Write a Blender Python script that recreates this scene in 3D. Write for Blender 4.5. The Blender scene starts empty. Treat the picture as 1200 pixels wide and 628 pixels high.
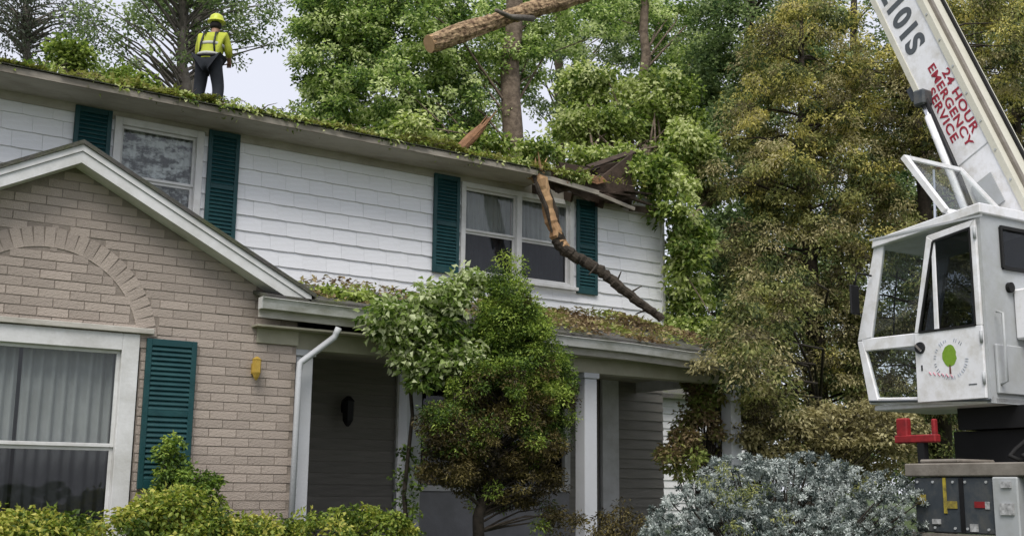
import bpy, math, random
import numpy as np
from mathutils import Vector, Matrix
rng = np.random.default_rng(7); random.seed(7)
scene = bpy.context.scene
R = math.radians

# ------------------------------------------------------------------ camera
CAMZ = 1.6
YAW, PITCH, ROLL, FPX = R(34.05), R(10.78), R(.62), 1350.0
_f = np.array([math.sin(YAW)*math.cos(PITCH), math.cos(YAW)*math.cos(PITCH), math.sin(PITCH)])
_r0 = np.array([math.cos(YAW), -math.sin(YAW), 0]); _u0 = np.cross(_r0, _f)
_r = _r0*math.cos(ROLL)+_u0*math.sin(ROLL); _u = -_r0*math.sin(ROLL)+_u0*math.cos(ROLL)
cam = bpy.data.objects.new('camera', bpy.data.cameras.new('camera'))
scene.collection.objects.link(cam); scene.camera = cam
cam.matrix_world = Matrix(((_r[0], _u[0], -_f[0], 0), (_r[1], _u[1], -_f[1], 0), (_r[2], _u[2], -_f[2], CAMZ), (0, 0, 0, 1)))
cam.data.sensor_width = 36; cam.data.lens = 36*FPX/1200
cam.data.clip_start = .1; cam.data.clip_end = 1000

# ------------------------------------------------------------------ sky and sun (overcast)
SUN_EL, SUN_AZ = R(56), R(222)      # azimuth from +Y clockwise: behind the camera, to the left
world = bpy.data.worlds.new('World'); scene.world = world; world.use_nodes = True
nt = world.node_tree; nt.nodes.clear()
out = nt.nodes.new('ShaderNodeOutputWorld'); mixs = nt.nodes.new('ShaderNodeMixShader')
b1 = nt.nodes.new('ShaderNodeBackground'); b2 = nt.nodes.new('ShaderNodeBackground')
sky = nt.nodes.new('ShaderNodeTexSky'); sky.sky_type = 'NISHITA'; sky.sun_disc = False
sky.sun_elevation = SUN_EL; sky.sun_rotation = SUN_AZ
b1.inputs[1].default_value = .1
b2.inputs[0].default_value = (.86, .875, .97, 1); b2.inputs[1].default_value = .63   # the cloud layer
mixs.inputs[0].default_value = .9
nt.links.new(sky.outputs[0], b1.inputs[0]); nt.links.new(b1.outputs[0], mixs.inputs[1]); nt.links.new(b2.outputs[0], mixs.inputs[2])
nt.links.new(mixs.outputs[0], out.inputs[0])
sun = bpy.data.objects.new('sun', bpy.data.lights.new('sun', 'SUN')); scene.collection.objects.link(sun)
sun.data.energy = 2.2; sun.data.angle = R(35); sun.data.color = (1, .96, .9)
sd = Vector((math.sin(SUN_AZ)*math.cos(SUN_EL), math.cos(SUN_AZ)*math.cos(SUN_EL), math.sin(SUN_EL)))
sun.rotation_euler = sd.to_track_quat('Z', 'Y').to_euler(); sun.location = (0, 0, 40)
vs = scene.view_settings; vs.view_transform = 'Standard'; vs.look = 'None'; vs.gamma = 1; vs.exposure = .70; vs.use_curve_mapping = False
cy = scene.cycles; cy.use_denoising = True; cy.max_bounces = 8; cy.transparent_max_bounces = 12; cy.diffuse_bounces = 4
cy.use_adaptive_sampling = True; cy.adaptive_threshold = .015

# ------------------------------------------------------------------ pixel helpers (1200 x 628 photograph)
def ray(x, y): return _f + _r*(x-600)/FPX + _u*(314-y)/FPX
def onY(x, y, Y): d = ray(x, y); p = d*Y/d[1]; return Vector((p[0], p[1], p[2]+CAMZ))
def onX(x, y, X): d = ray(x, y); p = d*X/d[0]; return Vector((p[0], p[1], p[2]+CAMZ))
def atD(x, y, D): d = ray(x, y); p = d*D/math.hypot(d[0], d[1]); return Vector((p[0], p[1], p[2]+CAMZ))
def ppm(p): return FPX/float(np.dot(np.array([p[0], p[1], p[2]-CAMZ]), _f))   # pixels per metre there

# ------------------------------------------------------------------ object helpers
COL = scene.collection
WM = {}
def wm(o): return WM.get(o.name, Matrix.Identity(4))
def attach(o, parent, mat=None):
    if parent is not None:
        o.parent = parent; o.matrix_parent_inverse = wm(parent).inverted()
    WM[o.name] = mat if mat is not None else o.matrix_basis.copy()
def thing(name, label, cat, loc, group=None):
    o = bpy.data.objects.new(name, None); COL.objects.link(o); o.location = loc; o.empty_display_size = .2
    WM[o.name] = Matrix.Translation(loc)
    o['label'] = label; o['category'] = cat
    if group: o['group'] = group
    return o
def tag(o, label, cat, group=None):
    o['label'] = label; o['category'] = cat
    if group: o['group'] = group
    return o
def mesh_np(name, V, F, mat, parent=None, smooth=False, tint=None):
    """V (n,3) array, F (m,k) array of equal sized faces"""
    me = bpy.data.meshes.new(name); V = np.asarray(V, np.float32); F = np.asarray(F, np.int32); k = F.shape[1]
    me.vertices.add(len(V)); me.vertices.foreach_set('co', V.ravel())
    me.loops.add(F.size); me.loops.foreach_set('vertex_index', F.ravel())
    me.polygons.add(len(F)); me.polygons.foreach_set('loop_start', np.arange(0, F.size, k, dtype=np.int32))
    me.polygons.foreach_set('loop_total', np.full(len(F), k, np.int32))
    if tint is not None:
        a = me.attributes.new('tint', 'FLOAT', 'FACE'); a.data.foreach_set('value', np.asarray(tint, np.float32))
    me.update(calc_edges=True); me.validate()
    if smooth: me.polygons.foreach_set('use_smooth', [True]*len(F))
    me.materials.append(mat)
    o = bpy.data.objects.new(name, me); COL.objects.link(o); attach(o, parent)
    return o
def piece(name, me, parent, loc=(0, 0, 0), rot=None, scale=None):
    o = bpy.data.objects.new(name, me); COL.objects.link(o); o.location = loc
    if rot: o.rotation_euler = rot
    if scale: o.scale = scale
    attach(o, parent, Matrix.LocRotScale(Vector(loc), o.rotation_euler.copy(), o.scale.copy()))
    return o

class MB:
    def __init__(s): s.v = []; s.f = []
    def add(s, vs, fs):
        n = len(s.v); s.v += [tuple(v) for v in vs]; s.f += [tuple(i+n for i in f) for f in fs]; return s
    def hexa(s, p): return s.add(p, [(3, 2, 1, 0), (4, 5, 6, 7), (0, 1, 5, 4), (1, 2, 6, 5), (2, 3, 7, 6), (3, 0, 4, 7)])
    def box(s, x0, x1, y0, y1, z0, z1):
        return s.hexa([(x0, y0, z0), (x1, y0, z0), (x1, y1, z0), (x0, y1, z0), (x0, y0, z1), (x1, y0, z1), (x1, y1, z1), (x0, y1, z1)])
    def bar(s, a, b, w, h, up=(0, 0, 1)):
        a = Vector(a); b = Vector(b); d = (b-a).normalized(); up = Vector(up)
        x = d.cross(up)
        if x.length < 1e-4: x = d.cross(Vector((1, 0, 0)))
        x.normalize(); z = x.cross(d); x *= w/2; z *= h/2
        return s.hexa([a-x-z, a+x-z, a+x+z, a-x+z, b-x-z, b+x-z, b+x+z, b-x+z])
    def prism(s, poly, fn0, fn1):
        """poly list of 2-tuples, fn maps (u,v)->3d for both caps"""
        n = len(poly); a = [fn0(*p) for p in poly]; b = [fn1(*p) for p in poly]
        return s.add(a+b, [tuple(range(n-1, -1, -1)), tuple(range(n, 2*n))]+[(i, (i+1) % n, n+(i+1) % n, n+i) for i in range(n)])
    def tube(s, pts, rad, n=8, cap=True, jit=0, twist=0):
        pts = [Vector(p) for p in pts]; rings = []; prev = None
        if not hasattr(rad, '__len__'): rad = [rad]*len(pts)
        for i, p in enumerate(pts):
            d = (pts[min(i+1, len(pts)-1)]-pts[max(i-1, 0)]).normalized()
            if prev is None:
                x = d.cross(Vector((0, 0, 1)))
                if x.length < .05: x = d.cross(Vector((1, 0, 0)))
            else: x = prev - d*prev.dot(d)
            x.normalize(); prev = x; y = d.cross(x)
            rings.append([p+(x*math.cos(2*math.pi*k/n+twist)+y*math.sin(2*math.pi*k/n+twist))*rad[i]*(1+jit*random.uniform(-1, 1)) for k in range(n)])
        vs = [v for r in rings for v in r]; fs = []
        for i in range(len(pts)-1):
            for k in range(n): fs.append((i*n+k, i*n+(k+1) % n, (i+1)*n+(k+1) % n, (i+1)*n+k))
        if cap: fs.append(tuple(range(n-1, -1, -1))); fs.append(tuple(range(len(vs)-n, len(vs))))
        return s.add(vs, fs)
    def ridged(s, pts, rads, n=30, amp=.08, jit=.025):
        prof = np.array([random.uniform(-1, 1) for _ in range(n)]); k = len(s.v); s.tube(pts, rads, n, cap=False); V = s.v
        for i, p in enumerate(pts):
            prof = prof*.86+np.array([random.uniform(-1, 1) for _ in range(n)])*.5
            for q in range(n):
                v = Vector(V[k+i*n+q]); V[k+i*n+q] = tuple(p+(v-p)*(1+amp*prof[q]*.7+jit*random.uniform(-1, 1)))
        return s
    def lathe(s, prof, c, n=16, axis='z'):
        vs = []; fs = []; c = Vector(c)
        for r_, h in prof:
            for k in range(n):
                a = 2*math.pi*k/n; q = (r_*math.cos(a), r_*math.sin(a), h)
                if axis == 'y': q = (q[0], q[2], q[1])
                if axis == 'x': q = (q[2], q[0], q[1])
                vs.append(c+Vector(q))
        for i in range(len(prof)-1):
            for k in range(n): fs.append((i*n+k, i*n+(k+1) % n, (i+1)*n+(k+1) % n, (i+1)*n+k))
        fs.append(tuple(range(n-1, -1, -1))); fs.append(tuple(range(len(vs)-n, len(vs))))
        return s.add(vs, fs)
    def mesh(s, name, mat, smooth=False, bevel=0):
        me = bpy.data.meshes.new(name); me.from_pydata(s.v, [], s.f); me.update()
        import bmesh
        bm = bmesh.new(); bm.from_mesh(me)
        if bevel:
            bmesh.ops.bevel(bm, geom=list(bm.edges), offset=bevel, segments=1, profile=.5, affect='EDGES', clamp_overlap=True)
        bmesh.ops.recalc_face_normals(bm, faces=bm.faces); bm.to_mesh(me); bm.free()
        if smooth: me.polygons.foreach_set('use_smooth', [True]*len(me.polygons))
        me.materials.append(mat); return me
    def build(s, name, mat, parent=None, smooth=False, bevel=0):
        o = bpy.data.objects.new(name, s.mesh(name, mat, smooth, bevel)); COL.objects.link(o); attach(o, parent)
        return o

# ------------------------------------------------------------------ materials
MAT = {}
def mat(name, col, col2=None, scale=3., rough=.7, bump=0., bscale=40., metal=0., spec=.3, piecevar=0., contrast=.5, stretch=(1, 1, 1), dirt=None, dscale=1.2, damt=.5, coat=0):
    m = bpy.data.materials.new(name); m.use_nodes = True; t = m.node_tree; p = t.nodes['Principled BSDF']; L = t.links.new
    p.inputs['Roughness'].default_value = rough; p.inputs['Metallic'].default_value = metal; p.inputs['Specular IOR Level'].default_value = spec
    if coat: p.inputs['Coat Weight'].default_value = coat; p.inputs['Coat Roughness'].default_value = .15
    g = t.nodes.new('ShaderNodeTexCoord'); mp = t.nodes.new('ShaderNodeMapping'); L(g.outputs['Object'], mp.inputs[0]); mp.inputs['Scale'].default_value = stretch
    n = t.nodes.new('ShaderNodeTexNoise'); n.inputs['Scale'].default_value = scale; n.inputs['Detail'].default_value = 6; n.inputs['Roughness'].default_value = .6
    L(mp.outputs[0], n.inputs['Vector'])
    cr = t.nodes.new('ShaderNodeValToRGB'); cr.color_ramp.elements[0].position = .5-contrast/2; cr.color_ramp.elements[1].position = .5+contrast/2
    c2 = col2 if col2 else tuple(c*.75 for c in col)
    cr.color_ramp.elements[0].color = (*c2, 1); cr.color_ramp.elements[1].color = (*col, 1); L(n.outputs[0], cr.inputs[0])
    c = cr.outputs[0]
    if dirt:
        n3 = t.nodes.new('ShaderNodeTexNoise'); n3.inputs['Scale'].default_value = dscale; n3.inputs['Detail'].default_value = 8; n3.inputs['Roughness'].default_value = .7
        L(mp.outputs[0], n3.inputs['Vector'])
        r3 = t.nodes.new('ShaderNodeValToRGB'); r3.color_ramp.elements[0].position = .45; r3.color_ramp.elements[1].position = .7
        r3.color_ramp.elements[1].color = (damt, damt, damt, 1); L(n3.outputs[0], r3.inputs[0])
        mx = t.nodes.new('ShaderNodeMix'); mx.data_type = 'RGBA'; L(r3.outputs[0], mx.inputs[0]); L(c, mx.inputs[6]); mx.inputs[7].default_value = (*dirt, 1); c = mx.outputs[2]
    if piecevar:
        oi = t.nodes.new('ShaderNodeObjectInfo'); hs = t.nodes.new('ShaderNodeHueSaturation'); mr = t.nodes.new('ShaderNodeMapRange')
        mr.inputs[3].default_value = 1-piecevar; mr.inputs[4].default_value = 1+piecevar; L(oi.outputs['Random'], mr.inputs[0]); L(mr.outputs[0], hs.inputs['Value'])
        L(c, hs.inputs['Color']); c = hs.outputs[0]
    L(c, p.inputs['Base Color'])
    if bump:
        n2 = t.nodes.new('ShaderNodeTexNoise'); n2.inputs['Scale'].default_value = bscale; n2.inputs['Detail'].default_value = 5; L(mp.outputs[0], n2.inputs['Vector'])
        b = t.nodes.new('ShaderNodeBump'); b.inputs['Strength'].default_value = bump; b.inputs['Distance'].default_value = .02; L(n2.outputs[0], b.inputs['Height']); L(b.outputs[0], p.inputs['Normal'])
    MAT[name] = m; return m
def leafmat(name, cols, trans=.3, rough=.55, spec=.25):
    m = bpy.data.materials.new(name); m.use_nodes = True; t = m.node_tree; p = t.nodes['Principled BSDF']; L = t.links.new
    a = t.nodes.new('ShaderNodeAttribute'); a.attribute_name = 'tint'; cr = t.nodes.new('ShaderNodeValToRGB')
    while len(cr.color_ramp.elements) < len(cols): cr.color_ramp.elements.new(.5)
    for i, c in enumerate(cols): cr.color_ramp.elements[i].position = i/(len(cols)-1); cr.color_ramp.elements[i].color = (*c, 1)
    L(a.outputs['Fac'], cr.inputs[0]); L(cr.outputs[0], p.inputs['Base Color'])
    p.inputs['Roughness'].default_value = rough; p.inputs['Specular IOR Level'].default_value = spec
    tr = t.nodes.new('ShaderNodeBsdfTranslucent'); hs = t.nodes.new('ShaderNodeHueSaturation'); hs.inputs['Value'].default_value = 1.3; hs.inputs['Saturation'].default_value = 1.1; L(cr.outputs[0], hs.inputs['Color']); L(hs.outputs[0], tr.inputs[0])
    mx = t.nodes.new('ShaderNodeMixShader'); mx.inputs[0].default_value = trans; L(p.outputs[0], mx.inputs[1]); L(tr.outputs[0], mx.inputs[2])
    L(mx.outputs[0], t.nodes['Material Output'].inputs[0]); MAT[name] = m; return m
def glassmat(name, tint=(.8, .83, .85), refl=1., wave=.08):
    m = bpy.data.materials.new(name); m.use_nodes = True; t = m.node_tree; L = t.links.new; t.nodes.remove(t.nodes['Principled BSDF'])
    tr = t.nodes.new('ShaderNodeBsdfTransparent'); tr.inputs[0].default_value = (*tint, 1); gl = t.nodes.new('ShaderNodeBsdfGlossy'); gl.inputs['Roughness'].default_value = .03
    lw = t.nodes.new('ShaderNodeLayerWeight'); lw.inputs['Blend'].default_value = .5
    pw = t.nodes.new('ShaderNodeMath'); pw.operation = 'POWER'; L(lw.outputs['Facing'], pw.inputs[0]); pw.inputs[1].default_value = 5
    fr = t.nodes.new('ShaderNodeMath'); fr.operation = 'MULTIPLY_ADD'; L(pw.outputs[0], fr.inputs[0]); fr.inputs[1].default_value = .9*refl; fr.inputs[2].default_value = .035*refl
    tc = t.nodes.new('ShaderNodeTexCoord'); n = t.nodes.new('ShaderNodeTexNoise'); n.inputs['Scale'].default_value = 2.2; L(tc.outputs['Object'], n.inputs['Vector'])
    b = t.nodes.new('ShaderNodeBump'); b.inputs['Strength'].default_value = wave; b.inputs['Distance'].default_value = .05; L(n.outputs[0], b.inputs['Height']); L(b.outputs[0], gl.inputs['Normal'])
    mx = t.nodes.new('ShaderNodeMixShader'); L(fr.outputs[0], mx.inputs[0]); L(tr.outputs[0], mx.inputs[1]); L(gl.outputs[0], mx.inputs[2]); L(mx.outputs[0], t.nodes['Material Output'].inputs[0])
    MAT[name] = m; return m

mat('lawn', (.07, .1, .03), (.04, .06, .018), 6, .9, .5, 30)
mat('asphalt', (.06, .06, .06), (.04, .04, .042), 20, .9, .4, 80)
mat('brick', (.405, .342, .295), (.315, .266, .228), 9, .85, .45, 60, piecevar=.12, dirt=(.22, .19, .16), dscale=2.2, damt=.5)
mat('mortar', (.27, .23, .195), (.19, .16, .135), 12, .9, .3, 60)
mat('shingle_white', (.8, .81, .84), (.73, .74, .76), 5, .7, .15, 30, piecevar=.02, stretch=(1, 1, 4), dirt=(.45, .45, .43), dscale=1.6, damt=.3)
mat('wall_backing', (.3, .3, .3), None, 4, .9)
mat('trim', (.66, .66, .66), (.55, .55, .54), 6, .6, .1, 40, dirt=(.3, .29, .25), dscale=2.5, damt=.45)
mat('gutter_paint', (.55, .55, .54), (.42, .42, .38), 5, .55, .1, 40, dirt=(.14, .14, .08), dscale=3, damt=.8, stretch=(.5, 1, 1))
mat('trim_dirty', (.52, .5, .46), (.4, .38, .33), 5, .7, .15, 40, dirt=(.16, .14, .1), dscale=3, damt=.7, stretch=(.4, 1, 2))
mat('soffit', (.46, .435, .385), (.36, .335, .29), 3, .8, .1, 30, dirt=(.15, .13, .09), dscale=2, damt=.6, stretch=(.5, 1, 1))
mat('eave_board', (.33, .3, .255), (.16, .14, .11), 5, .85, .3, 30, dirt=(.34, .31, .26), dscale=2.5, damt=.8, stretch=(.5, 1, 3))
mat('soffit_cream', (.38, .36, .28), (.28, .265, .2), 3, .8, .1, 30)
mat('teal', (.006, .052, .058), (.004, .036, .041), 8, .5, .1, 60, spec=.35, dirt=(.02, .075, .075), dscale=6, damt=.5)
mat('roofing', (.10, .095, .09), (.06, .056, .052), 12, .95, .6, 60, dirt=(.07, .085, .03), dscale=2, damt=.8)
mat('clapboard', (.27, .255, .23), (.19, .18, .16), 4, .8, .15, 30, piecevar=.08, stretch=(.4, 1, 3))
mat('column_white', (.56, .57, .6), (.48, .49, .51), 4, .6, .1, 30, dirt=(.34, .34, .33), dscale=2, damt=.4)
mat('concrete', (.36, .36, .37), (.28, .28, .28), 5, .9, .3, 40)
mat('apron', (.3, .3, .31), (.22, .22, .22), 4, .8, .2, 30)
mat('curtain', (.40, .40, .39), (.29, .29, .28), 3, .9)
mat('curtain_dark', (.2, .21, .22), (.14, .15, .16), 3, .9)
mat('lace', (.8, .8, .8), (.12, .12, .12), 6, .9, contrast=.16, stretch=(1, 1, 2))
mat('dark_room', (.03, .03, .032), None, 2, .9)
mat('brass', (.5, .34, .07), (.4, .26, .05), 20, .45, metal=.3)
mat('black_iron', (.015, .015, .016), None, 10, .5)
mat('raw_wood', (.42, .27, .14), (.22, .12, .06), 5, .8, .7, 25, stretch=(1, 1, .25), contrast=.35)
mat('splinter', (.32, .17, .085), (.13, .065, .035), 9, .8, .6, 40)
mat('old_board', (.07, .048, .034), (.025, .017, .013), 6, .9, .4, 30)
mat('bark', (.20, .155, .115), (.07, .052, .038), 7, .95, 1., 22, contrast=.35)
mat('bark_dark', (.06, .048, .036), (.022, .018, .014), 8, .95, 1., 22, contrast=.4)
mat('bark_log', (.40, .285, .17), (.11, .068, .04), 14, .95, 1., 30, contrast=.22)
mat('bark_gray', (.16, .145, .125), (.07, .06, .05), 5, .95, .8, 18, contrast=.4)
mat('cut_wood', (.5, .33, .18), (.36, .22, .11), 9, .8, .2, 30)
mat('crane_white', (.8, .8, .82), (.7, .7, .72), 3, .42, .03, 20, spec=.5, dirt=(.42, .39, .32), dscale=5, damt=.6, coat=.1)
mat('crane_grey', (.42, .44, .45), (.35, .36, .37), 4, .5, .05, 20, spec=.4, dirt=(.25, .25, .2), dscale=3, damt=.5)
mat('crane_cream', (.62, .61, .53), (.5, .48, .4), 4, .5, .05, 20, dirt=(.3, .28, .2), dscale=4, damt=.5)
mat('steel_slate', (.055, .066, .076), (.035, .042, .05), 5, .55, .1, 30, spec=.4, dirt=(.12, .11, .09), dscale=5, damt=.6)
mat('steel_black', (.01, .01, .011), (.006, .006, .007), 5, .6)
mat('deck_plate', (.25, .225, .195), (.14, .125, .105), 6, .7, .15, 30, dirt=(.12, .1, .08), dscale=4, damt=.6)
mat('chrome', (.75, .76, .78), None, 4, .18, metal=1.)
mat('rubber', (.012, .012, .012), None, 6, .8)
mat('ink_grey', (.09, .1, .11), (.07, .08, .09), 20, .6)
mat('ink_red', (.33, .025, .045), (.25, .02, .035), 20, .6)
mat('ink_pink', (.6, .16, .22), (.5, .14, .2), 20, .6)
mat('ink_blue', (.27, .31, .38), (.24, .28, .35), 20, .6)
mat('ink_green', (.2, .34, .035), (.14, .26, .02), 40, .6)
mat('ink_trunk', (.16, .06, .05), None, 20, .6)
mat('paint_yellow', (.42, .33, .04), (.16, .13, .04), 22, .7, contrast=.3)
mat('paint_red', (.30, .018, .022), (.13, .012, .014), 14, .6)
mat('paint_white', (.5, .5, .5), (.2, .2, .2), 25, .6, contrast=.3)
mat('hivis', (.42, .47, .05), (.33, .36, .035), 8, .8, .2, 25)
mat('band', (.5, .5, .46), None, 8, .5)
mat('hat', (.5, .56, .06), (.44, .5, .05), 8, .4)
mat('trousers', (.02, .024, .03), (.012, .014, .018), 8, .9, .2, 25)
mat('skin', (.32, .18, .12), None, 8, .6)
mat('hair', (.012, .01, .009), None, 8, .8)
mat('cable', (.1, .1, .1), None, 8, .5, metal=.6)
glassmat('glass', (.88, .9, .9)); glassmat('glass_dark', (.32, .34, .36), 1., .03); glassmat('glass_clear', (.9, .92, .92), .87, .02)
glassmat('screen', (.5, .51, .53), .9)

# ------------------------------------------------------------------ ground
def gz(x, y):
    t = np.clip((np.asarray(y, float)-1)/9.5, 0, 1); return .65*t*t*(3-2*t)
def sheet(name, xs, ys, dz, m):
    X, Y = np.meshgrid(xs, ys); Z = gz(X, Y)+dz
    V = np.stack([X.ravel(), Y.ravel(), Z.ravel()], 1); nx = len(xs); F = []
    i = (np.arange(len(ys)-1)[:, None]*nx+np.arange(nx-1)[None, :]).ravel()
    F = np.stack([i, i+1, i+nx+1, i+nx], 1)
    o = mesh_np(name, V, F, MAT[m], None, True); o['kind'] = 'structure'; return o
yy = np.concatenate([np.linspace(-300, -5, 8), np.linspace(-3, 14, 40), np.linspace(20, 400, 12)])
sheet('ground', np.linspace(-300, 400, 30), yy, 0, 'lawn')
sheet('driveway', np.linspace(8.2, 11.9, 6), np.linspace(-30, 10.2, 80), .006, 'asphalt')

# ------------------------------------------------------------------ house
Z = CAMZ
YA, YC = 11.74, 14.10
house = thing('house', 'two storey white shingled house with taupe brick gable and damaged eave', 'house', (6, 14, .65))
# -- core walls
m = MB()
m.box(-2, 5.05, 14.13, 14.3, .55, 6.3); m.box(5.05, 12.5, 14.13, 14.3, .55, .86)
m.box(-2, -1.8, 14.3, 21.9, .55, 6.3); m.box(12.3, 12.5, 14.3, 21.9, .55, 6.25); m.box(-1.8, 12.3, 21.7, 21.9, .55, 6.25)
m.box(-1.8, 12.3, 14.3, 21.7, 3.5, 3.6)
# front wall with openings (upper windows, porch windows)
def wall_with_holes(m, x0, x1, z0, z1, holes, y0, y1):
    xs = sorted({x0, x1, *[h[0] for h in holes], *[h[1] for h in holes]}); xs = [x for x in xs if x0 <= x <= x1]
    for a, b in zip(xs, xs[1:]):
        zs = sorted([(h[2], h[3]) for h in holes if h[0] <= a and h[1] >= b]); z = z0
        for h0, h1 in zs:
            if h0 > z: m.box(a, b, y0, y1, z, h0)
            z = max(z, h1)
        if z < z1: m.box(a, b, y0, y1, z, z1)
upw = [(3.60, 4.66, 3.10+Z, 4.42+Z), (8.64, 10.64, 3.06+Z, 4.40+Z)]
m2 = MB(); wall_with_holes(m2, -2, 12.5, 4.0, 6.24, upw, 14.115, 14.128); 
m3 = MB(); m3.v = []; wall_with_holes(m3, 5.05, 12.5, .86, 6.24, upw+[(7.7, 10.5, .02+Z, 1.5+Z)], 14.13, 14.29)
m.v = m.v[:0]; m.f = m.f[:0]
wall_with_holes(m, -2, 12.5, .55, 6.24, upw+[(7.7, 10.5, .02+Z, 1.5+Z)], 14.13, 14.29)
m.box(-2, -1.8, 14.29, 21.9, .55, 6.24); m.box(12.3, 12.5, 14.29, 21.9, .55, 6.24); m.box(-1.8, 12.3, 21.7, 21.9, .55, 6.24)
m.box(-1.8, 12.3, 14.29, 21.7, 3.5, 3.6); m.box(-1.8, 12.3, 17.5, 17.6, 3.6, 6.24); m.box(-1.8, 12.3, 17.5, 17.6, .8, 3.5)
core = m.build('wall', MAT['wall_backing'], house)
# -- shingles of the upper storey
rowh = .207; z0 = 2.63+Z; sw = .345
shm = []
for k in range(5):
    mb = MB(); dip = random.uniform(.002, .006); bot = [(-sw/2+.001, .003), (-sw*.36, -dip*.4), (-sw*.2, -dip), (sw*.22, -dip*random.uniform(.6, 1.1)), (sw*.38, -dip*.3), (sw/2-.001, .003)]
    poly = bot+[(sw/2-.001, rowh+.03), (-sw/2+.001, rowh+.03)]
    mb.prism(poly, lambda u, v: (u, -.004-.026*(1-v/(rowh+.03)), v), lambda u, v: (u, .002, v))
    shm.append(mb.mesh('shingle', MAT['shingle_white']))
def rake(x): return 3.33-abs(x-2.62)*.504      # roof line of the brick gable, above the camera
shing = []
for r_ in range(10):
    zz = z0+r_*rowh; x = -2-(r_*.37) % 1*sw
    while x < 12.52:
        a, b = max(x, -2), min(x+sw, 12.52); x += sw; ivs = [(a, b)]
        for (h0, h1, h2, h3) in [(3.60, 4.67, 3.10+Z, 4.44+Z), (8.64, 10.64, 3.06+Z, 4.42+Z)]:
            if zz+rowh > h2+.02 and zz < h3: ivs = [q for i0, i1 in ivs for q in ((i0, min(i1, h0)), (max(i0, h1), i1)) if q[1]-q[0] > .02]
        for i0, i1 in ivs: shing.append(((i0+i1)/2, zz, i1-i0))
def seen(q): return q[0] > 1.9 and not (q[0] < 5.3 and q[1]+rowh-Z < (rake(q[0]*.83))*1.2-.05) and not any(q[0]-q[2]/2 > c and q[0]+q[2]/2 < d and q[1] > 3.1+Z for c, d in ((3.1, 3.6), (4.7, 5.17), (8.14, 8.6), (10.6, 11.13)))
vis = [q for q in shing if seen(q)]
vis.sort(key=lambda q: q[0]); vis = vis[:300]; vset = set(vis)
for x, zz, w in vis:
    piece('shingle', random.choice(shm), core, (x, 14.126+random.uniform(-.003, .002), zz), (random.uniform(-.01, .01), random.uniform(-.005, .005), 0), (w/sw, 1, 1))
mb = MB()
for q in shing:
    if q not in vset: mb.hexa([(q[0]-q[2]/2+.001, 14.104, q[1]), (q[0]+q[2]/2-.001, 14.104, q[1]), (q[0]+q[2]/2-.001, 14.128, q[1]), (q[0]-q[2]/2+.001, 14.128, q[1]), (q[0]-q[2]/2+.001, 14.118, q[1]+rowh+.02), (q[0]+q[2]/2-.001, 14.118, q[1]+rowh+.02), (q[0]+q[2]/2-.001, 14.128, q[1]+rowh+.02), (q[0]-q[2]/2+.001, 14.128, q[1]+rowh+.02)])
h_ = mb.build('shingle_courses', MAT['shingle_white'], core); h_['kind'] = 'stuff'
MB().box(12.505, 12.56, 14.07, 14.25, 2.6+Z, 4.6+Z).build('corner_board', MAT['trim'], house)
# frieze under the eave
mb = MB(); mb.box(-2, 3.56, 14.085, 14.100, 4.42+Z, 4.58+Z); mb.box(4.72, 8.6, 14.085, 14.100, 4.42+Z, 4.58+Z); mb.box(10.68, 12.5, 14.085, 14.100, 4.42+Z, 4.58+Z); mb.box(3.56, 4.72, 14.084, 14.129, 4.462+Z, 4.58+Z); mb.box(8.6, 10.68, 14.084, 14.129, 4.437+Z, 4.58+Z)
mb.build('frieze_board', MAT['soffit'], house)

def curtain(parent, x0, x1, z0, z1, y, m, amp=.02, wl=.09, name='curtain'):
    nx = int((x1-x0)/.012)+1; X = np.linspace(x0, x1, nx); ph = np.cumsum(rng.uniform(.6, 1.4, nx))*.012/wl*2*math.pi
    Yv = y+amp*np.sin(ph)*rng.uniform(.8, 1.2); V = []
    for zz in (z0, (z0+z1)/2, z1): V.append(np.stack([X+.006*np.sin(ph*.3+zz), Yv, np.full(nx, zz)], 1))
    V = np.concatenate(V); i = np.concatenate([np.arange(nx-1), np.arange(nx-1)+nx]); F = np.stack([i, i+1, i+nx+1, i+nx], 1)
    return mesh_np(name, V, F, MAT[m], parent, True)
def window(x0, x1, z0, z1, cas, yf, rail, mid=None, curt='curtain', lower='glass', sill=True, depth=.14, cl=None, cdark=False):
    """double hung window: casing, panes, meeting rail, curtain; yf is the wall face"""
    m = MB(); yo = yf-.035
    m.box(x0-cas, x0, yo, yf+depth, z0-cas*.6, z1+cas); m.box(x1, x1+cas, yo, yf+depth, z0-cas*.6, z1+cas)
    m.box(x0, x1, yo+.002, yf+depth, z1, z1+cas); m.box(x0, x1, yo+.002, yf+depth, z0-cas*.6, z0)
    if mid: m.box(mid-.045, mid+.045, yo+.003, yf+depth, z0, z1)
    w = m.build('window', MAT['trim'], house, bevel=.004)
    if sill: MB().box(x0-cas-.05, x1+cas+.05, yf-.09, yf-.036, z0-cas*.6-.05, z0-cas*.6+.0).build('sill', MAT['trim'], w, bevel=.004)
    cells = [(x0, x1)] if not mid else [(x0, mid-.045), (mid+.045, x1)]
    for a, b in cells:
        s = MB(); st = .035
        for (c, d, yq) in ((rail, z1, yf+.02), (z0, rail, yf+.045)):
            s.box(a, a+st, yq, yq+.035, c, d); s.box(b-st, b, yq, yq+.035, c, d); s.box(a+st, b-st, yq+.001, yq+.035, d-st, d); s.box(a+st, b-st, yq+.001, yq+.035, c, c+st)
        s.build('sash', MAT['trim'], w, bevel=.003)
        MB().box(a+st, b-st, yf+.034, yf+.038, rail+st, z1-st).build('pane', MAT['glass'], w)
        MB().box(a+st, b-st, yf+.06, yf+.064, z0+st, rail-st).build('pane', MAT[lower], w)
        if curt:
            curtain(w, a, b, z0, z1, yf+depth+.0, curt, .018, .085)
    return w
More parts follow.
